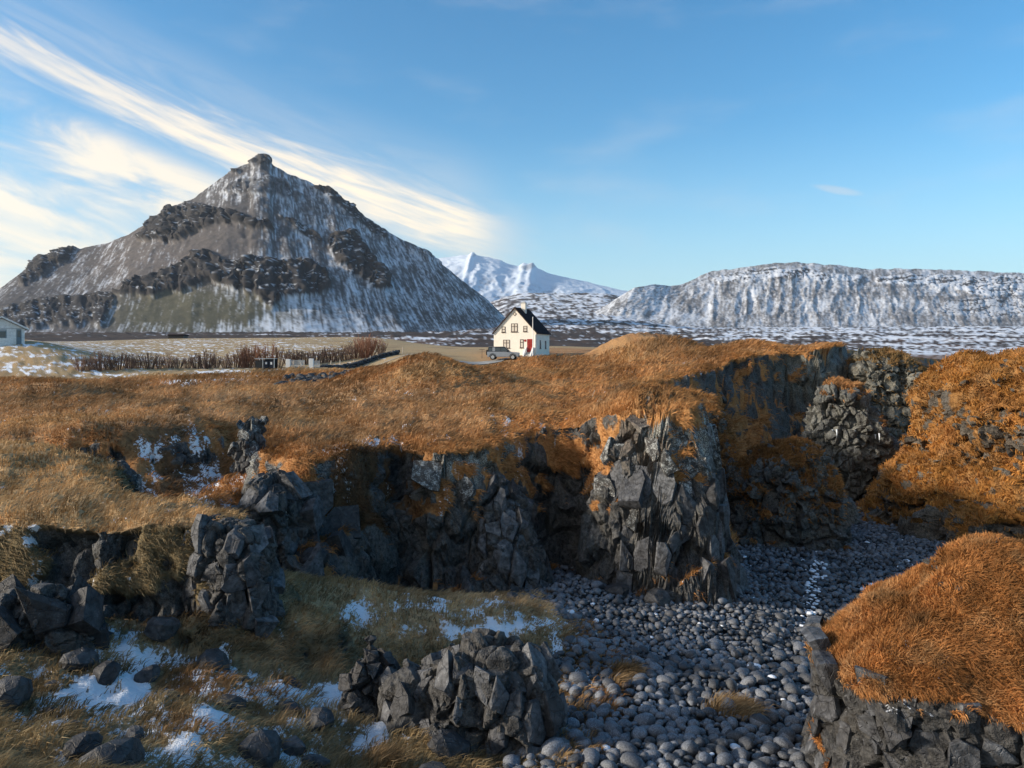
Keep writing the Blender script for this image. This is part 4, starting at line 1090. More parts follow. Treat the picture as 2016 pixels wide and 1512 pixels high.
def mountain(name, label, ridge_pts, foot_pts, ridge_d, foot_d, NU, NV, fan, crags, cover, seed, hollow=1.15, gully=18.0, back=0.5, jag=3.0, gfreq=60.0, crag_amp=30.0):
    """ridge and foot lines given by photo column/row at known distances; slope between with gullies and crags"""
    u = np.linspace(0, 1, NU); pr = np.interp(u, [0, 1], [ridge_pts[0][0], ridge_pts[-1][0]])
    ry = smooth_curve(ridge_pts, pr, 1); rd = curve(ridge_d, pr)
    pf = curve(fan, pr); fy = smooth_curve(foot_pts, pf); fd = curve(foot_d, pf)
    R3 = np.stack([(pr - CX) / F * rd, rd, -(ry - HY) / F * rd], -1); F3 = np.stack([(pf - CX) / F * fd, fd, -(fy - HY) / F * fd], -1)
    v = np.linspace(-back, 1, NV); vp = np.clip(v, 0, 1)
    P = R3[:, None] + (F3 - R3)[:, None] * vp[None, :, None]
    hz = (R3[:, 2] - F3[:, 2])[:, None]
    P[..., 2] = F3[:, 2][:, None] + hz * (1 - vp)[None] ** hollow
    bk = np.clip(-v, 0, 1)[None]
    P[..., 1] += bk * (R3[:, 1] - F3[:, 1])[:, None] * 1.0; P[..., 2] -= bk * hz * 1.3
    U, V = np.meshgrid(np.linspace(0, 1, NU), v, indexing='ij')
    rt = np.random.default_rng(seed).random() * 50
    g = ridge2(U * gfreq + rt + 0.35 * fbm2(U * gfreq * .5, V * 4, 2), V * 3.0 + rt, 4)
    env = np.sin(np.clip(V, 0, 1) * math.pi) ** 0.7
    P[..., 2] += (g - 0.62) * gully * env * np.clip(hz / hz.max(), 0.15, 1)
    P[..., 2] += jag * fbm2(U * NU / 9.0, V * 60, 4) * (0.3 + (1 - np.clip(V, 0, 1))) * np.clip(hz / hz.max(), 0.1, 1)
    N = grid_normals(P); N *= np.sign(-N[..., 1:2] + 1e-9)
    px, py = proj(P)
    wx = px + 9 * fbm2(px / 22, py / 22, 4) ; wy = py + 8 * fbm2(px / 22 + 40, py / 22, 4)
    cm = np.zeros(px.shape)
    for poly, s in crags:
        sd = sdpoly(poly, wx, wy); cm = np.maximum(cm, s * sstep(5, -5, sd))
    cm = cm * (V >= -0.02)
    colm = ridge2(px / 13.0 + 0.8 * fbm2(px / 20, py / 20, 2), py / 30.0, 4)
    bnd = ridge2(px / 60.0, py / 6.0 + 0.02 * px, 3)
    out = N * np.array([1, 1, 0.3])
    P = P + out * (cm * crag_amp * (0.2 + 1.4 * (colm - 0.45) + 0.2 * (bnd - 0.5)))[..., None]
    P[..., 2] += cm * crag_amp * 0.15
    N2_ = grid_normals(P); N2_ *= np.sign((N2_ * N).sum(-1, keepdims=True) + 1e-9)
    c = cover(px, py, U, V, cm, colm, bnd, g, N2_)
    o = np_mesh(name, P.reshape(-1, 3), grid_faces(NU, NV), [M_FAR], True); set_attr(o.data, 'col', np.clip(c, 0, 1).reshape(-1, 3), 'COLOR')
    tag(o, label, kind='structure'); return o


CR1 = [([(270, 472), (300, 440), (335, 412), (385, 402), (440, 418), (480, 425), (530, 438), (535, 452), (490, 446), (440, 440), (400, 452), (360, 470), (320, 478)], 1.0),
       ([(225, 582), (250, 556), (330, 538), (375, 502), (410, 500), (440, 520), (500, 508), (560, 512), (605, 518), (640, 532), (652, 572), (600, 585), (560, 582), (535, 606), (515, 590), (470, 570), (420, 552), (380, 570), (300, 580)], 1.0),
       ([(648, 462), (690, 458), (712, 482), (738, 520), (762, 545), (770, 572), (735, 565), (700, 548), (668, 520), (652, 492)], 1.0),
       ([(42, 558), (60, 525), (85, 502), (130, 492), (152, 490), (135, 512), (90, 540), (50, 562)], 1.0),
       ([(490, 322), (502, 302), (520, 300), (540, 320), (528, 330), (505, 326)], 0.5), ([(452, 338), (462, 330), (472, 334), (466, 344)], 0.6),
       ([(0, 612), (80, 590), (180, 582), (232, 578), (224, 606), (205, 640), (165, 642), (120, 640), (60, 648), (-60, 660), (-60, 615)], 0.6),
       ([(615, 368), (650, 368), (690, 398), (720, 430), (765, 462), (760, 478), (720, 450), (680, 420), (640, 392)], 0.6),
       ([(800, 482), (840, 492), (870, 520), (850, 520), (820, 505)], 0.35), ([(545, 425), (600, 440), (640, 478), (610, 480), (570, 450)], 0.55),
       ([(480, 350), (560, 352), (600, 385), (570, 395), (520, 380), (470, 385), (440, 372)], 0.45)]


def cover_left(px, py, U, V, cm, colm, bnd, g, N):
    k = np.random.default_rng(3)
    ash = np.array([0.085, 0.080, 0.080]); c = np.broadcast_to(ash, px.shape + (3,)).copy()
    n1 = fbm2(px / 30, py / 30, 4); n2 = fbm2(U * 260 + 0.25 * V, V * 7, 4, 0.65); n3 = fbm2(px / 3.0, py / 2.6, 4, 0.7)
    c = blend(c, (0.130, 0.110, 0.098), zone(px, py, 290, 500, 190, 70, 0.6) * (0.6 + 0.4 * n1))
    c = blend(c, (0.098, 0.092, 0.058), zone(px, py, 400, 620, 190, 55, 0.4) * 0.85)
    c = c * (1 + 0.30 * n3 + 0.12 * n2)[..., None]
    right = sstep(470, 640, px + 0.45 * (py - 350))
    amt = 0.02 + 0.30 * right + 0.22 * zone(px, py, 500, 350, 130, 60, 0.5) + 0.16 * zone(px, py, 150, 560, 130, 40) + 0.20 * zone(px, py, 470, 648, 420, 16, 0.5) + 0.10 * zone(px, py, 620, 615, 60, 40)
    amt = amt - 0.30 * zone(px, py, 440, 470, 90, 50) - 0.22 * zone(px, py, 400, 610, 150, 32) - 0.12 * zone(px, py, 480, 410, 60, 30)
    n4 = fbm2(U * 620 + 0.1 * V, V * 16, 3, 0.7)
    s = 0.40 * n2 + 0.62 * n4 + 0.34 * n3 + 0.30 * n1 + 1.0 * amt - 0.10 - 0.06 * sstep(480, 350, px) - 0.30 * (g - 0.6)
    c = blend(c, SNOW, sstep(-0.08, 0.88, s) * 0.80)
    cr = np.broadcast_to(np.array([0.030, 0.028, 0.028]), c.shape) * (0.7 + 0.8 * colm)[..., None]
    sn = sstep(0.66, 0.85, n3 * 0.7 + (bnd - 0.5) * 0.8 + 0.45 * N[..., 2] + 0.10 * right - 0.08)
    cr = blend(cr, SNOW, sn * 0.5)
    return c + (cr - c) * sstep(0.25, 0.55, cm)[..., None]


mountain('mountain', 'dark pointed mountain streaked with snow, left of the house',
         [(-420, 690), (-200, 640), (-60, 597), (0, 578), (40, 558), (62, 520), (100, 500), (150, 490), (215, 478), (265, 455), (300, 430), (325, 412), (380, 392), (420, 362), (452, 338), (480, 325), (497, 320), (500, 306), (512, 301), (530, 308), (536, 324), (560, 336), (590, 352), (628, 366),
          (648, 370), (690, 402), (730, 435), (770, 460), (830, 488), (870, 520), (920, 560), (960, 590), (990, 620), (1012, 648), (1030, 662)],
         [(-900, 690), (-100, 668), (300, 662), (560, 658), (800, 655), (1000, 654), (1100, 656)],
         [(-420, 1750), (0, 1900), (300, 2000), (510, 2050), (700, 2000), (1030, 1850)], [(-900, 1150), (0, 1180), (300, 1200), (600, 1260), (800, 1380), (1000, 1600), (1100, 1800)],
         700, 280, [(-420, -900), (0, -260), (200, 60), (400, 330), (510, 500), (620, 690), (750, 850), (900, 975), (1030, 1040)], CR1, cover_left, 3, 1.10, 11, 0.35, 5.0, 30, 34)


def cover_right(px, py, U, V, cm, colm, bnd, g, N):
    c = np.broadcast_to(np.array([0.155, 0.152, 0.155]), px.shape + (3,)).copy()
    n1 = fbm2(px / 40, py / 25, 4); n2 = 0.55 * fbm2(U * 150, V * 5, 4, 0.65) + 0.6 * fbm2(U * 330, V * 12, 3, 0.65); n3 = fbm2(px / 3.6, py / 2.4, 5, 0.7)
    c = c * (1 + 0.5 * n3)[..., None]
    s = 0.85 * n2 + 0.75 * n3 + 0.45 * n1 + 0.16 - 0.7 * (g - 0.6) - 0.22 * sstep(1750, 1950, px) * zone(px, py, 1930, 600, 220, 55) + 0.12 * sstep(1400, 1200, px)
    c = blend(c, SNOW, sstep(-0.35, 0.85, s) * 0.74)
    cr = np.broadcast_to(np.array([0.045, 0.043, 0.045]), c.shape) * (0.6 + 1.1 * colm)[..., None]
    cr = blend(cr, SNOW, sstep(0.30, 0.5, n3 * 0.8 + (bnd - 0.5) * 1.1 + 0.40 * N[..., 2]) * 0.75)
    return c + (cr - c) * sstep(0.25, 0.55, cm)[..., None]


CR2 = [([(1395, 545), (1480, 532), (1560, 528), (1640, 540), (1700, 545), (1690, 562), (1620, 555), (1540, 548), (1470, 552), (1410, 556)], 0.6),
       ([(1720, 545), (1800, 540), (1900, 545), (2060, 540), (2300, 545), (2300, 580), (2060, 575), (1950, 585), (1880, 572), (1800, 562), (1730, 560)], 0.8),
       ([(1860, 590), (1960, 580), (2060, 590), (2200, 590), (2200, 630), (2016, 628), (1950, 630), (1850, 620)], 0.45), ([(1205, 612), (1240, 605), (1275, 608), (1260, 622), (1215, 622)], 0.4),
       ([(1250, 572), (1320, 566), (1335, 572), (1300, 578)], 0.4)]
mountain('mountain', 'broad flat topped snow streaked mountain on the right of the house',
         [(1060, 652), (1130, 635), (1190, 604), (1225, 580), (1250, 566), (1290, 560), (1320, 563), (1340, 560), (1375, 545), (1400, 535), (1470, 525), (1510, 520), (1560, 516), (1600, 519), (1642, 521), (1700, 530), (1760, 529), (1820, 531), (1900, 533), (2016, 537), (2350, 560)],
         [(900, 655), (1100, 655), (1300, 652), (1500, 650), (1800, 648), (2100, 646), (2900, 650)],
         [(1060, 3000), (1250, 3100), (1400, 3500), (2700, 3700)], [(900, 2500), (1300, 2450), (1800, 2400), (2900, 2500)],
         640, 190, [(1060, 1000), (1250, 1190), (1400, 1390), (1600, 1600), (2016, 2040), (2350, 2400)], CR2, cover_right, 5, 1.25, 22, 0.5, 6.0, 60, 26)


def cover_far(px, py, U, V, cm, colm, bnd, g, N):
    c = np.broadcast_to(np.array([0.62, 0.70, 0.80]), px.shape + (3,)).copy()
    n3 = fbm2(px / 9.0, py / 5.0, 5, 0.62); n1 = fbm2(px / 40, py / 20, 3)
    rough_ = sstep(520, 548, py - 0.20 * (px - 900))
    c = blend(c, (0.30, 0.33, 0.38), sstep(0.02, 0.35, n3 + 0.3 * n1 + 0.05) * rough_ * 0.8)  # rock lightened to blue grey, distance haze put into the colour
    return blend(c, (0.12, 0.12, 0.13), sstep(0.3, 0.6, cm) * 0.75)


CR3 = [([(924, 505), (929, 493), (933, 494), (940, 506)], 0.5), ([(1022, 526), (1036, 515), (1052, 517), (1062, 530), (1045, 533)], 0.5)]
mountain('mountain', 'distant white glacier mountain with two small horns between the two nearer mountains',
         [(600, 560), (760, 520), (860, 509), (905, 503), (924, 501), (930, 494), (937, 502), (960, 506), (985, 512), (1000, 520), (1022, 524), (1031, 517), (1040, 519), (1049, 516), (1058, 528), (1075, 536), (1110, 545), (1160, 556), (1220, 570), (1300, 588), (1450, 610)],
         [(500, 640), (900, 632), (1100, 628), (1500, 640)],
         [(600, 10500), (1450, 10000)], [(500, 5200), (1500, 5000)], 360, 150, [(600, 500), (1450, 1500)], CR3, cover_far, 9, 1.0, 70, 0.3, 14, 22, 40)

# ------------------------------------------------------------------ lava field between the plateau and the mountains
lth = np.linspace(-0.95, 0.95, 620); lr = np.geomspace(150, 5200, 300)
LX = lr[None] * np.sin(lth)[:, None]; LY = lr[None] * np.cos(lth)[:, None]
lpx = CX + F * LX / LY
row = np.zeros(LX.shape)
for_rows = [(150, 722), (210, 704), (330, 692), (500, 676), (800, 664), (1200, 657), (1800, 651), (2600, 646), (3600, 640), (5200, 632)]
row = np.interp(lr, *zip(*for_rows))[None] + np.zeros(LX.shape)
left = sstep(1000, 780, lpx); row = row + left * np.interp(lr, [150, 330, 600, 1000, 1500, 5200], [30, 2, -4, -3, 4, 12])[None]
midg = zone(lpx, lpx * 0, 1110, 0, 170, 1, 0.6); row = row - midg * np.interp(lr, [150, 1000, 2000, 3600, 5200], [0, 2, 12, 36, 55])[None]
LZ = -(row - HY) / F * LY
rgh = ridge2(LX / 26, LY / 34, 4) - 0.6; rg2 = fbm2(LX / 9, LY / 12, 4); rg3 = ridge2(LX / 95, LY / 120, 3) - 0.6
amp = sstep(280, 480, LY)
flat_l = left * sstep(420, 300, LY)
LZ = LZ + amp * (1 - 0.9 * flat_l) * (rgh * 5.0 * np.clip(LY / 900, 0.25, 1.6) + rg2 * 2.0 * np.clip(LY / 900, 0.35, 1.5) + rg3 * 6.0 * np.clip(LY / 1500, 0.15, 2.5))
LP = np.stack([LX, LY, LZ], -1); LN = grid_normals(LP); LN *= np.sign(LN[..., 2:3])
qx, qy = proj(LP)
lc = np.broadcast_to(np.array([0.060, 0.045, 0.038]), LP.shape).copy()
ln3 = fbm2(qx / 5.0, qy / 2.6, 5, 0.65); ln1 = fbm2(LX / 70, LY / 130, 3)
lc = blend(lc, (0.13, 0.075, 0.052), sstep(0.0, 0.5, ln1 + 0.3 * ln3) * 0.7)
sn = 0.75 * ln3 + 0.55 * ln1 + 0.9 * (rgh) * -1.0 + np.interp(LY, [150, 300, 450, 700, 1200, 2500], [0.15, 0.05, -0.08, 0.0, 0.12, 0.22]) - 0.05 * left + 0.25 * sstep(1150, 1500, qx) * sstep(150, 700, LY)
sn = sn + 0.12 * sstep(0.9, 0.99, LN[..., 2]) - 0.22
lc = blend(lc, SNOW, sstep(-0.02, 0.22, sn) * 0.9)
lc = blend(lc, (0.30, 0.235, 0.135), flat_l * 0.9)
lc = blend(lc, (0.15, 0.085, 0.052), sstep(260, 200, LY) * (1 - left) * 0.85)
lava = np_mesh('lava_field', LP.reshape(-1, 3), grid_faces(620, 300)[:, ::-1], [M_FAR], True); set_attr(lava.data, 'col', lc.reshape(-1, 3), 'COLOR')
tag(lava, 'rough brown lava field dusted with snow behind the house', kind='structure')
# ground sheet far below everything, out to the horizon
m = MB(); m.add([(-8900, -2900, -60), (8900, -2900, -60), (8900, 14400, -60), (-8900, 14400, -60)], [(0, 1, 2, 3)])
o = m.build('plain', plain_mat('plain_brown', (0.10, 0.08, 0.06), 0.95, 0.3, 0.01)); tag(o, 'flat brown land far beyond the cove', kind='structure')

# ------------------------------------------------------------------ thin cold air between here and the far mountains
m = MB(); m.box(-9000, 9000, -3000, 14500, -62, 1500); hz_o = m.build('haze', None); tag(hz_o, 'thin pale haze fading the far mountains', kind='stuff')
mh = bpy.data.materials.new('haze_air'); mh.use_nodes = True; th_ = NT(mh.node_tree)
pv_ = th_.node('ShaderNodeVolumePrincipled'); pv_.inputs['Color'].default_value = (0.78, 0.88, 1.0, 1); pv_.inputs['Density'].default_value = 3.0e-5; pv_.inputs['Anisotropy'].default_value = 0.2
oh = th_.node('ShaderNodeOutputMaterial'); th_.link(pv_.outputs[0], oh.inputs['Volume']); hz_o.data.materials.append(mh)


# ------------------------------------------------------------------ house, car, sheds, hedge and other man-made things
M_WALL = plain_mat('cream_render', (0.80, 0.75, 0.66), 0.85, 0.04, 1.5, 0.2, 0, 0.15, 30)
M_ROOF = plain_mat('dark_roof_sheet', (0.016, 0.014, 0.018), 0.85, 0.2, 1.0, 0.08)
M_TRIM = plain_mat('brown_frame', (0.055, 0.030, 0.020), 0.5)
M_WHITE = plain_mat('white_paint', (0.80, 0.80, 0.78), 0.6, 0.04)
M_RED = plain_mat('red_door_paint', (0.28, 0.022, 0.016), 0.45)
M_CURT = plain_mat('curtain_cloth', (0.62, 0.56, 0.48), 0.9, 0.15, 6)
M_CONC = plain_mat('concrete', (0.42, 0.42, 0.41), 0.85, 0.1)
M_SILVER = plain_mat('silver_car_paint', (0.33, 0.35, 0.39), 0.28, 0.03, 2, 0.5, 0.55)
M_TYRE = plain_mat('tyre_rubber', (0.012, 0.012, 0.013), 0.8)
M_DARK = plain_mat('dark_trim', (0.020, 0.021, 0.023), 0.45)
M_GREYP = plain_mat('grey_paint', (0.35, 0.37, 0.38), 0.6)
M_TEAL = plain_mat('faded_blue_door', (0.14, 0.19, 0.22), 0.6)
M_SHED = plain_mat('weathered_white_boards', (0.62, 0.66, 0.66), 0.75, 0.14, 4)
M_WOOD = plain_mat('grey_wood', (0.42, 0.37, 0.31), 0.85, 0.2, 6)
M_TWIG = plain_mat('bare_twig', (0.165, 0.098, 0.072), 0.8, 0.35, 0.8)
M_TWIGR = plain_mat('reddish_twig', (0.21, 0.098, 0.060), 0.8, 0.3, 0.8)
M_ROADM = plain_mat('gravel_road', (0.30, 0.30, 0.29), 0.95, 0.2, 0.8)
M_LAVAS = rock_mat('lava_stone', (0.012, 0.012, 0.013), (0.05, 0.047, 0.045), 0.15)
mG, tG = new_mat('window_glass'); finish(tG, (0.05, 0.06, 0.07, 1), 0.06, None, 0.6)
M_GLASS = mG

# ---- the house
hx, hy, _ = pix(1013.5, 699, 118.0)
HZ = -0.75
house = empty('house', (hx, hy, HZ), math.radians(-18.5), 'small white house with steep dark roof and red door on the plateau', 'house')
W2, D, EH, RH = 3.47, 7.5, 3.50, 7.30
m = MB()
m.prism([(-W2, -0.6), (W2, -0.6), (W2, EH), (0, RH), (-W2, EH)], 'y', 0, D)
wall = m.build('wall', M_WALL, house)
# corrugated roof: two pitched slabs
sl_ = (RH - EH) / W2
roof = None
for s in (-1, 1):
    m = MB(); ex = W2 + 0.22; ez = EH - 0.22 * sl_
    m.prism([(0, RH + 0.06), (s * ex, ez + 0.06), (s * ex, ez + 0.20), (0, RH + 0.22)], 'y', -0.22, D + 0.22)
    r_ = m.build('roof_slope', M_ROOF, house)
    m = MB()
    for k in range(14):
        y_ = -0.1 + k * (D + 0.2) / 13
        m.prism([(0, RH + 0.21), (s * ex, ez + 0.19), (s * ex, ez + 0.225), (0, RH + 0.245)], 'y', y_ - 0.03, y_ + 0.03)
    m.build('roof_rib', M_ROOF, r_)
    m = MB(); m.prism([(0, RH + 0.02), (s * ex, ez + 0.02), (s * ex, ez + 0.17), (0, RH + 0.19)], 'y', -0.27, -0.224); m.build('bargeboard', M_TRIM, r_)
m = MB(); m.box(0.06, 0.80, 2.9, 3.6, RH - 1.1, RH + 0.95); ch = m.build('chimney', M_WALL, house)
m = MB(); m.box(0.0, 0.86, 2.84, 3.66, RH + 0.95, RH + 1.06); m.build('chimney_cap', M_CONC, ch)
m = MB(); m.box(0.20, 0.66, 3.04, 3.46, RH + 1.06, RH + 1.24); m.build('chimney_pot', M_CONC, ch)


def window(cx, z0, z1, wd, parent, cols, split=0.62, side=False, cur=True):
    """frame standing proud of the wall, each pane a piece of its own"""
    if side: T = Matrix.Translation((W2, cx, 0)) @ Matrix.Rotation(math.pi / 2, 4, 'Z')
    else: T = Matrix.Translation((cx, 0, 0))
    f = MB(); t_ = 0.075; h = wd / 2
    f.box(-h, -h + t_, -0.05, 0.02, z0, z1, T); f.box(h - t_, h, -0.05, 0.02, z0, z1, T)
    f.box(-h + t_, h - t_, -0.05, 0.02, z1 - t_, z1, T); f.box(-h + t_, h - t_, -0.05, 0.02, z0, z0 + t_, T)
    zs = z0 + (z1 - z0) * split
    f.box(-h + t_, h - t_, -0.048, 0.02, zs - 0.04, zs + 0.04, T)
    if cols == 2: f.box(-0.04, 0.04, -0.046, 0.02, z0 + t_, zs - 0.04, T); f.box(-0.04, 0.04, -0.046, 0.02, zs + 0.04, z1 - t_, T)
    w_ = f.build('window', M_TRIM, parent)
    s_ = MB(); s_.box(-h - 0.06, h + 0.06, -0.12, 0.0, z0 - 0.07, z0 - 0.003, T); s_.build('sill', M_TRIM, w_)
    xs = [(-h + t_, -0.04), (0.04, h - t_)] if cols == 2 else [(-h + t_, h - t_)]
    for (a, b) in xs:
        for (c, d) in ((z0 + t_, zs - 0.04), (zs + 0.04, z1 - t_)):
            p = MB(); p.box(a, b, -0.016, -0.006, c, d, T); p.build('pane', M_CURT if cur else M_GLASS, w_)
    return w_


window(-0.07, 3.64, 4.95, 1.06, house, 2); window(-1.85, 3.58, 4.48, 0.60, house, 1, 0.5); window(1.70, 3.67, 4.55, 0.60, house, 1, 0.5)
window(-1.36, 1.12, 2.42, 1.06, house, 2); window(1.14, 1.16, 2.48, 0.55, house, 1)
window(2.2, 1.05, 2.35, 0.60, house, 1, 0.62, True, False); window(5.2, 1.05, 2.30, 0.62, house, 1, 0.62, True, False)
T = Matrix.Translation((0, 0, 6.42)) @ Matrix.Rotation(math.pi / 4, 4, 'Y')
m = MB(); m.box(-0.23, 0.23, -0.04, 0.02, -0.23, 0.23, T); dw = m.build('window', M_TRIM, house)
m = MB(); m.box(-0.15, 0.15, -0.052, -0.042, -0.15, 0.15, T); m.build('pane', M_CURT, dw)
m = MB(); m.box(2.02, 2.88, -0.06, 0.02, 0.48, 2.52); door = m.build('door', M_RED, house)
for (a, b) in ((2.10, 2.40), (2.48, 2.80)):
    m = MB(); m.box(a, b, -0.085, -0.062, 0.62, 2.40); m.build('door_panel', M_RED, door)
m = MB(); m.tube([(2.12, -0.14, 1.45), (2.24, -0.14, 1.45)], 0.02); m.build('handle', M_GREYP, door)
m = MB(); m.tube([(1.69, -0.005, 2.29), (1.69, -0.05, 2.29)], 0.19, 16); sg = m.build('name_plate', M_RED, house); sg.scale = (1, 1, 1)
m = MB()
for k in range(4): m.box(2.0, 2.92, -1.5 + 0.36 * k, -0.004 - 0.0 * k, -0.6, 0.10 + 0.12 * k - 0.02)
m.v = [(x, y, z) for x, y, z in m.v]; st_ = m.build('entrance_step', M_CONC, house)
for (a, b) in ((1.78, 1.99), (2.93, 3.14)):
    m = MB(); m.prism([(-0.003, -0.6), (-0.003, 1.25), (-0.32, 1.25), (-1.65, 0.10), (-1.65, -0.6)], 'x', a, b); m.build('stair_parapet', M_WHITE, house)
m = MB(); m.tube([(3.35, -0.06, EH - 0.3), (3.35, -0.06, 0.0)], 0.045); m.build('downpipe', M_WHITE, house)

fx, fy, _ = pix(1049.0, 700, 115.5); fz = ground_z(fx, fy)
fp = empty('flagpole', (fx, fy, fz), 0, 'slim white flagpole in front of the white house', 'flagpole')
ph_ = -(625.5 - HY) / F * 115.5 - fz
m = MB(); m.tube([(0, 0, -0.2), (0, 0, ph_)], [0.075, 0.045], 8); m.build('pole', M_WHITE, fp)
m = MB(); m.tube([(0, 0, ph_), (0, 0, ph_ + 0.06), (0, 0, ph_ + 0.14)], [0.05, 0.085, 0.03], 8); m.build('finial', M_WHITE, fp)

# ---- the car, side on, nose to the right, spare wheel on the back door
cx_, cy_, _ = pix(991.0, 706, 111.0)
CZ = ground_z(cx_, cy_) + 0.05
car = empty('parked_car', (cx_, cy_, CZ), math.radians(-6), 'silver off-road car with spare wheel parked beside the white house', 'car')
body = [(-2.25, 0.42), (-2.28, 0.95), (-2.22, 1.18), (1.02, 1.18), (2.18, 1.08), (2.30, 0.95), (2.32, 0.45), (1.95, 0.42)]
m = MB(); m.prism(body, 'y', -0.94, 0.94); cb = m.build('body', M_SILVER, car, False, 0.06)
roofp = [(-2.20, 1.18), (-2.12, 1.80), (-1.95, 1.90), (0.10, 1.90), (0.30, 1.84), (1.02, 1.18)]
m = MB(); m.prism(roofp, 'y', -0.84, 0.84); m.build('cabin', M_DARK, car, False, 0.05)
m = MB(); m.box(-2.05, 0.12, -0.80, 0.80, 1.885, 1.925); m.build('roof', M_GREYP, car)
for s in (-1, 1):
    yb = s * 0.843; y0, y1 = sorted((yb, yb + s * 0.012))
    for (a, b) in ((-2.02, -1.52), (-1.10, -0.32)):
        m = MB(); m.box(a, b, y0, y1, 1.26, 1.76); m.build('side_window', M_GLASS, car)
    m = MB(); m.prism([(-0.24, 1.26), (0.78, 1.26), (0.28, 1.76), (-0.24, 1.76)], 'y', y0, y1); m.build('side_window', M_GLASS, car)
    m = MB(); m.box(-1.50, -1.12, y0, y1 + s * 0.0, 1.24, 1.80); m.build('pillar_panel', M_SILVER, car)
    for wx_ in (-1.45, 1.48):
        wc = MB(); wc.disc((wx_, s * 0.84, 0.40), 'y', 0.40, 0.25, 20); wh = wc.build('wheel', M_TYRE, car, True)
        rc = MB(); rc.disc((wx_, s * 0.97, 0.40), 'y', 0.25, 0.03, 16); rc.build('rim', M_GREYP, wh)
        ac = MB(); pts = [(wx_ + 0.52 * math.cos(t), 0.42 + 0.52 * math.sin(t)) for t in np.linspace(0, math.pi, 10)] + [(wx_ + 0.44 * math.cos(t), 0.42 + 0.44 * math.sin(t)) for t in np.linspace(math.pi, 0, 10)]
        ac.prism(pts, 'y', *sorted((s * 0.93, s * 0.965))); ac.build('wheel_arch', M_DARK, car)
    m = MB(); m.disc((2.31, s * 0.62, 0.92), 'x', 0.12, 0.06, 12); m.build('headlight', M_WHITE, car)
    m = MB(); m.box(0.62, 0.80, *sorted((s * 0.95, s * 1.10)), 1.14, 1.30); m.build('mirror', M_DARK, car)
m = MB(); m.box(2.24, 2.40, -0.90, 0.90, 0.42, 0.62); m.build('bumper', M_DARK, car)
m = MB(); m.disc((-2.40, 0.05, 1.05), 'x', 0.39, 0.24, 20); sw = m.build('spare_wheel', M_TYRE, car, True)
m = MB(); m.disc((-2.525, 0.05, 1.05), 'x', 0.24, 0.03, 14); m.build('rim', M_GREYP, sw)

# ---- boarded shed at the left edge
sx_, sy_, sz_ = pix(3, 678, 95.0)
sz_ = -(678 - HY) / F * 95.0
shed = empty('shed', (sx_, sy_, sz_), math.radians(38), 'weathered white boarded shed with blue grey door at the left edge', 'shed')
SW, SE, SR, SD = 2.45, 2.0, 3.35, 5.0
m = MB(); m.prism([(-SW, -0.6), (SW, -0.6), (SW, SE), (0, SR - 0.1), (-SW, SE)], 'y', 0, SD); m.build('wall', M_SHED, shed)
for k in range(24):
    x_ = -SW + 0.03 + k * (2 * SW - 0.06) / 23; top = SE + (SR - 0.1 - SE) * (1 - abs(x_) / SW) - 0.06
    if 1.50 < x_ < 2.16 or -0.75 < x_ < 0.58: 
        m = MB(); m.box(x_ - 0.02, x_ + 0.02, -0.025, 0.0, 2.05, max(top, 2.1)); m.build('batten', M_SHED, shed)
        continue
    m = MB(); m.box(x_ - 0.02, x_ + 0.02, -0.025, 0.0, -0.2, top); m.build('batten', M_SHED, shed)
m = MB(); m.box(-SW, SW, -0.045, -0.026, 1.98, 2.06); m.build('ledge_board', M_GREYP, shed)
for s in (-1, 1):
    m = MB(); m.prism([(0, SR), (s * (SW + 0.42), SE - 0.16), (s * (SW + 0.42), SE + 0.02), (0, SR + 0.18)], 'y', -0.35, SD + 0.3); rs_ = m.build('roof_slope', M_GREYP, shed)
    m = MB(); m.prism([(0, SR - 0.02), (s * (SW + 0.44), SE - 0.18), (s * (SW + 0.44), SE + 0.03), (0, SR + 0.20)], 'y', -0.40, -0.352); m.build('bargeboard', M_SHED, rs_)
m = MB(); m.box(1.56, 2.10, -0.06, 0.0, 0.0, 1.92); dr_ = m.build('door', M_TEAL, shed)
m = MB(); m.box(1.66, 2.00, -0.075, -0.062, 0.95, 1.75); m.build('pane', M_GLASS, dr_)
m = MB(); m.box(2.0, 2.04, -0.12, -0.062, 0.85, 0.93); m.build('handle', M_DARK, dr_)
m = MB(); m.box(-0.70, 0.52, -0.06, 0.0, 0.80, 1.86); wn = m.build('window', M_TEAL, shed)
m = MB(); m.box(-0.62, 0.44, -0.072, -0.062, 0.88, 1.60); m.build('pane', M_GLASS, wn)
m = MB(); m.box(-0.62, 0.44, -0.072, -0.062, 1.66, 1.80); m.build('pane', M_GREYP, wn)

# ---- dark hut far back at the foot of the mountain
ux_, uy_, uz_ = pix(346, 665.5, 285.0)
hut = empty('hut', (ux_, uy_, uz_), 0, 'tiny low dark hut at the back of the field under the mountain', 'hut')
m = MB(); m.prism([(-2.9, -0.5), (2.9, -0.5), (2.8, 0.9), (-2.8, 0.9)], 'y', 0, 4); m.build('wall', M_DARK, hut)
m = MB(); m.prism([(-3.2, 0.85), (3.2, 0.85), (2.9, 1.35), (-2.7, 1.35)], 'y', -0.3, 4.3); m.build('roof', M_ROOF, hut)

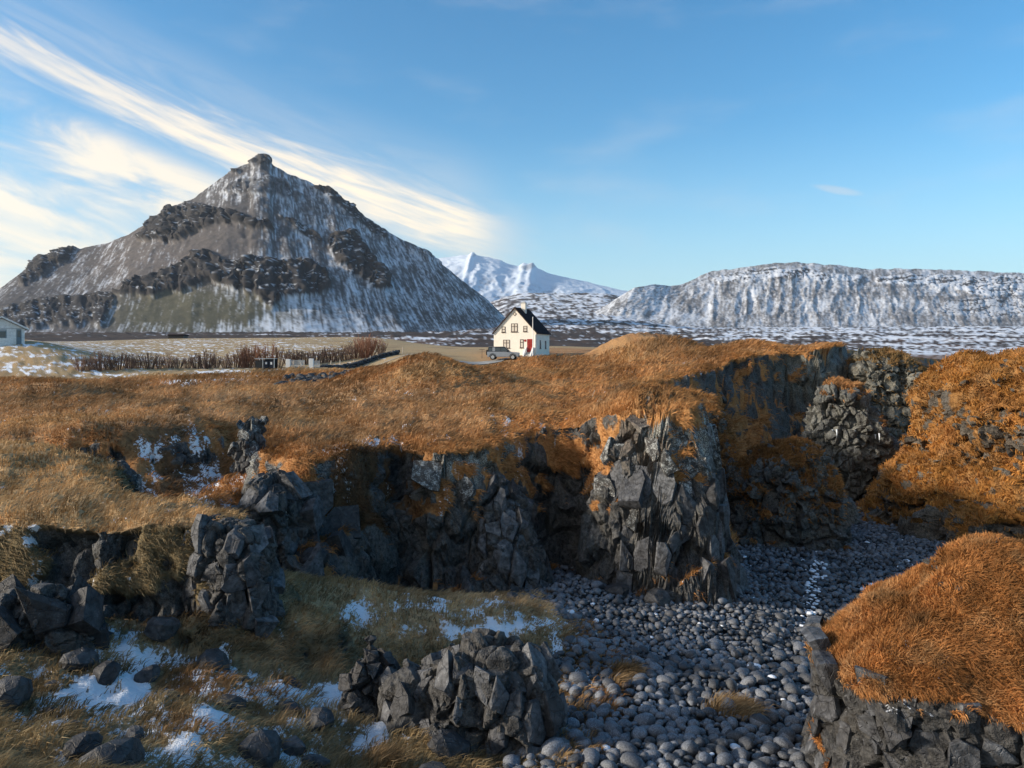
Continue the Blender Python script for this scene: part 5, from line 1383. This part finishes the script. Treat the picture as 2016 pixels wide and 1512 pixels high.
# ---- road with kerb of snow
rp = [(440, 735, 71.5), (520, 733, 73.5), (585, 731, 76), (640, 727, 81), (700, 722.5, 89), (745, 719, 97), (800, 714, 104), (880, 711, 108), (960, 709, 109.5), (1000, 708, 111)]
rv = []
pts = []
for a, b in zip(rp[:-1], rp[1:]):
    for t in np.linspace(0, 1, 8, endpoint=False): pts.append(tuple(a[k] + (b[k] - a[k]) * t for k in range(3)))
for (a, b, d) in pts:
    x_, y_, _z = pix(a, b, d)
    row_ = []
    for o_ in (-2.1, -1.0, 0, 1.0, 2.1):
        xx_, yy_ = x_ + o_ * 0.25, y_ + o_ * 0.97
        row_.append((xx_, yy_, ground_z(xx_, yy_) + 0.10))
    rv.append(row_)
RV = np.array(rv)
rd_ = np_mesh('road', RV.reshape(-1, 3), grid_faces(len(rv), 5), [M_ROADM], True); tag(rd_, 'pale gravel drive past the bins and gate', kind='structure')


def ground_at(px_, py_, dep):
    x_, y_, _z = pix(px_, py_, dep); return x_, y_, ground_z(x_, y_)


# ---- gate: two white pillars with low railings
for (px_, dep, nb_, lb) in ((567.5, 80.0, 14, 'white gate pillar with long grey railing, the one nearer the bins'), (613, 76.5, 6, 'taller white gate pillar with short railing, farther from the bins')):
    x_, y_, z_ = ground_at(px_, 725, dep)
    g_ = empty('gate_pillar', (x_, y_, z_), math.radians(4), lb, 'gate')
    m = MB(); m.box(-0.22, 0.22, -0.2, 0.2, -0.3, 0.95 if nb_ > 8 else 1.05); m.build('pillar', M_WHITE, g_, False, 0.02)
    ln = nb_ * 0.105
    for zz_ in (0.16, 0.80):
        m = MB(); m.box(0.225, 0.225 + ln, -0.025, 0.025, zz_, zz_ + 0.05); m.build('rail', M_GREYP, g_)
    for k in range(nb_):
        m = MB(); m.box(0.27 + k * 0.105, 0.31 + k * 0.105, -0.015, 0.015, 0.21, 0.795); m.build('bar', M_WHITE, g_)

# ---- bin shelter with two bins
x_, y_, z_ = ground_at(521, 728, 76.0); z_ += 0.02
bsx = empty('bin_shelter', (x_, y_, z_), math.radians(3), 'grey framed shelter with dark side wall holding the two bins', 'shelter')
m = MB(); m.box(-0.95, -0.22, 0.1, 0.9, -0.1, 1.02); m.build('side_panel', M_DARK, bsx)
for a in (-0.20, 0.92):
    m = MB(); m.box(a, a + 0.08, -0.1, 0.0, -0.2, 1.14); m.build('post', M_GREYP, bsx)
m = MB(); m.box(-0.98, 1.02, -0.12, 0.95, 1.142, 1.20); m.build('roof', M_GREYP, bsx)
m = MB(); m.box(-0.20, 1.0, 0.92, 0.97, -0.1, 1.14); m.build('back_panel', M_DARK, bsx)
for k, (a, lb) in enumerate(((-0.09, 'dark blue wheelie bin on the left inside the grey shelter'), (0.42, 'dark blue wheelie bin on the right inside the grey shelter'))):
    b_ = empty('wheelie_bin', (x_ + a, y_ - 0.02, z_), math.radians(3), lb, 'bin')
    M_BIN = plain_mat('bin_plastic', (0.012, 0.018, 0.035), 0.5)
    m = MB(); m.prism([(0.03, 0.05), (0.44, 0.05), (0.47, 0.92), (0.0, 0.92)], 'y', 0.05, 0.55); m.build('body', M_BIN, b_)
    m = MB(); m.prism([(-0.01, 0.925), (0.48, 0.925), (0.46, 1.0), (0.02, 1.0)], 'y', 0.02, 0.58); m.build('lid', M_BIN, b_)
    m = MB(); m.box(0.15, 0.32, 0.036, 0.046, 0.58 if k else 0.62, 0.84); m.build('sticker', M_WHITE, b_)
    for s in (0.08, 0.39):
        m = MB(); m.disc((s, 0.50, 0.08), 'x', 0.09, 0.05, 12); m.build('wheel', M_TYRE, b_, True)

# ---- dry stone wall along the drive: stones piled one by one
wr_ = random.Random(12)
wroot = empty('stone_wall', (0, 0, 0), 0, 'low dark lava stone wall along the far side of the drive', 'wall')
for i in range(150):
    t = i / 149.0; px_ = 634 + 150 * t; dep = 88 + 26 * t
    for lay in range(2):
        x_, y_, z_ = ground_at(px_ + wr_.uniform(-2, 2), 0 + 715, dep + wr_.uniform(-.3, .3))
        o = bpy.data.objects.new('stone', BLD[wr_.randrange(6)]); COL.objects.link(o); o.parent = wroot; s = wr_.uniform(0.18, 0.32)
        o.location = (x_, y_, z_ + 0.12 + lay * 0.30 + wr_.uniform(-.06, .1)); o.scale = (s, s, s * 0.9); o.rotation_euler = (wr_.uniform(-.5, .5), wr_.uniform(-.5, .5), wr_.uniform(0, 6.3))
hroot = empty('rubble_heap', (0, 0, 0), 0, 'heap of black lava rubble below the drive beside the grass mound', 'rubble')
for i in range(120):
    px_ = wr_.uniform(545, 690); t = (px_ - 545) / 145; dep = 56 + 8 * t + wr_.gauss(0, 2.2)
    x_, y_, z_ = ground_at(px_, 745, dep)
    o = bpy.data.objects.new('stone', BLD[wr_.randrange(6)]); COL.objects.link(o); o.parent = hroot; s = wr_.uniform(0.14, 0.36)
    o.location = (x_, y_, z_ + s * 0.5); o.scale = (s, s, s); o.rotation_euler = (wr_.uniform(-.5, .5), wr_.uniform(-.5, .5), wr_.uniform(0, 6.3))

# ---- fence posts by the hedge
POSTS = [(597, 86, 0.9, 0.35, 'leaning wooden post just behind the gate railing'), (617, 90, 1.25, 0.04, 'pale fence post first from the gate along the hedge'), (651, 95, 1.1, -0.05, 'pale fence post second from the gate along the hedge'),
         (672, 97, 1.2, 0.16, 'pale fence post third from the gate, leaning a little'), (701, 100, 0.95, 0.36, 'strongly leaning fence post in front of the hedge'), (729, 104, 0.9, 0.0, 'short fence post in front of the reddish bush'),
         (793, 118, 1.0, 0.02, 'lone fence post in the field right of the hedge'), (1165, 37, 0.42, -0.35, 'thin pale stick leaning in the grass near the headland edge')]
for (px_, dep, h, lean_, lb) in POSTS:
    x_, y_, z_ = ground_at(px_, 705, dep); r_ = 0.07 if dep > 50 else 0.012
    m = MB(); m.tube([(0, 0, -0.3), (0, 0, h * 0.6), (0.01, 0, h)], [r_, r_ * 0.95, r_ * 0.9], 7); o = m.build('fence_post' if dep > 50 else 'stick', M_WOOD); o.location = (x_, y_, z_); o.rotation_euler = (0, -lean_, 0)
    tag(o, lb, 'post' if dep > 50 else 'stick')
# clothes-line frame left of the car
x_, y_, z_ = ground_at(949, 706, 116)
cl_ = empty('washing_line', (x_, y_, z_), 0, 'thin rusty T shaped washing line pole left of the car', 'pole')
m = MB(); m.tube([(0, 0, -0.2), (0, 0, 1.35)], 0.035); m.build('pole', M_TRIM, cl_)
m = MB(); m.tube([(-0.40, 0, 1.352), (0.40, 0, 1.352)], 0.03); m.build('crossbar', M_TRIM, cl_)


# ---- leafless shrubs of the hedge
def shrub_mesh(seed, n, h, wd, mat):
    r = random.Random(seed); m = MB()
    for k in range(n):
        a = r.uniform(0, 6.283); rr = wd * math.sqrt(r.random()) * 0.5
        x, y = rr * math.cos(a), rr * math.sin(a) * 0.8; hh = h * r.uniform(0.6, 1.0) * (1 - 0.25 * (rr / wd * 2) ** 2); dx, dy = x * 0.5 + r.uniform(-.15, .15), y * 0.5 + r.uniform(-.15, .15)
        p0 = Vector((x * 0.6, y * 0.6, -0.1)); p1 = Vector((x * 0.9 + dx * .3, y * .9 + dy * .3, hh * 0.45)); p2 = Vector((x + dx, y + dy, hh))
        m.tube([p0, p1, p2], [0.034, 0.026, 0.014], 3, False)
        for q in range(5):
            t = r.uniform(0.35, 0.95); b = p1.lerp(p2, (t - 0.45) / 0.55) if t > 0.45 else p0.lerp(p1, t / 0.45)
            e = b + Vector((r.uniform(-.22, .22), r.uniform(-.22, .22), r.uniform(0.18, 0.42))) * h * 0.36
            m.tube([b, (b + e) / 2 + Vector((r.uniform(-.03, .03), 0, 0.02)), e], [0.022, 0.018, 0.010], 3, False)
    me = bpy.data.meshes.new('branches'); me.from_pydata(m.v, [], m.f); me.update(); me.materials.append(mat); return me


S_ME = [shrub_mesh(k, 44, 2.5, 2.1, M_TWIG) for k in range(3)] + [shrub_mesh(10 + k, 40, 3.3, 2.4, M_TWIGR) for k in range(2)] + [shrub_mesh(20, 130, 3.4, 3.2, M_TWIGR)]
SH = []
n_ = 0
for px_ in np.arange(160, 492, 19.0): SH.append((px_, 83 + 15 * (px_ - 160) / 330, int(n_ % 3), random.uniform(0.6, 1.2), ORD[n_] + ' bare brown shrub from the left in the long low hedge', 'low hedge shrubs left of the bins')); n_ += 1
for q_, px_ in enumerate((486, 506, 526, 546)): SH.append((px_, 97, 3 + n_ % 2, random.uniform(0.92, 1.12), ORD[q_] + ' tall thin bare shrub from the left, rising behind the bins', 'tall bare shrubs behind the bins')); n_ += 1
for q_, px_ in enumerate(np.arange(572, 700, 16.0)): SH.append((px_, 106 + (px_ - 572) / 16, int(n_ % 3), random.uniform(0.9, 1.1), ORD[q_] + ' bare brown shrub from the left in the hedge behind the gate posts', 'hedge shrubs behind the gate')); n_ += 1
SH.append((722, 114, 5, 1.12, 'big dense reddish brown bush at the right end of the hedge', None)); SH.append((750, 116, 3, 0.80, 'last small brown shrub right of the reddish bush', None)); SH.append((700, 115, 0, 1.2, 'dark shrub pressed against the left of the reddish bush', None))
for i, (px_, dep, k, s, lb, gp) in enumerate(SH):
    x_, y_, z_ = ground_at(px_, 720, dep)
    rt = empty('shrub', (x_, y_, z_), random.uniform(0, 6.28), lb, 'shrub', gp)
    o = bpy.data.objects.new('branches', S_ME[k]); COL.objects.link(o); o.parent = rt; o.scale = (s, s, s)
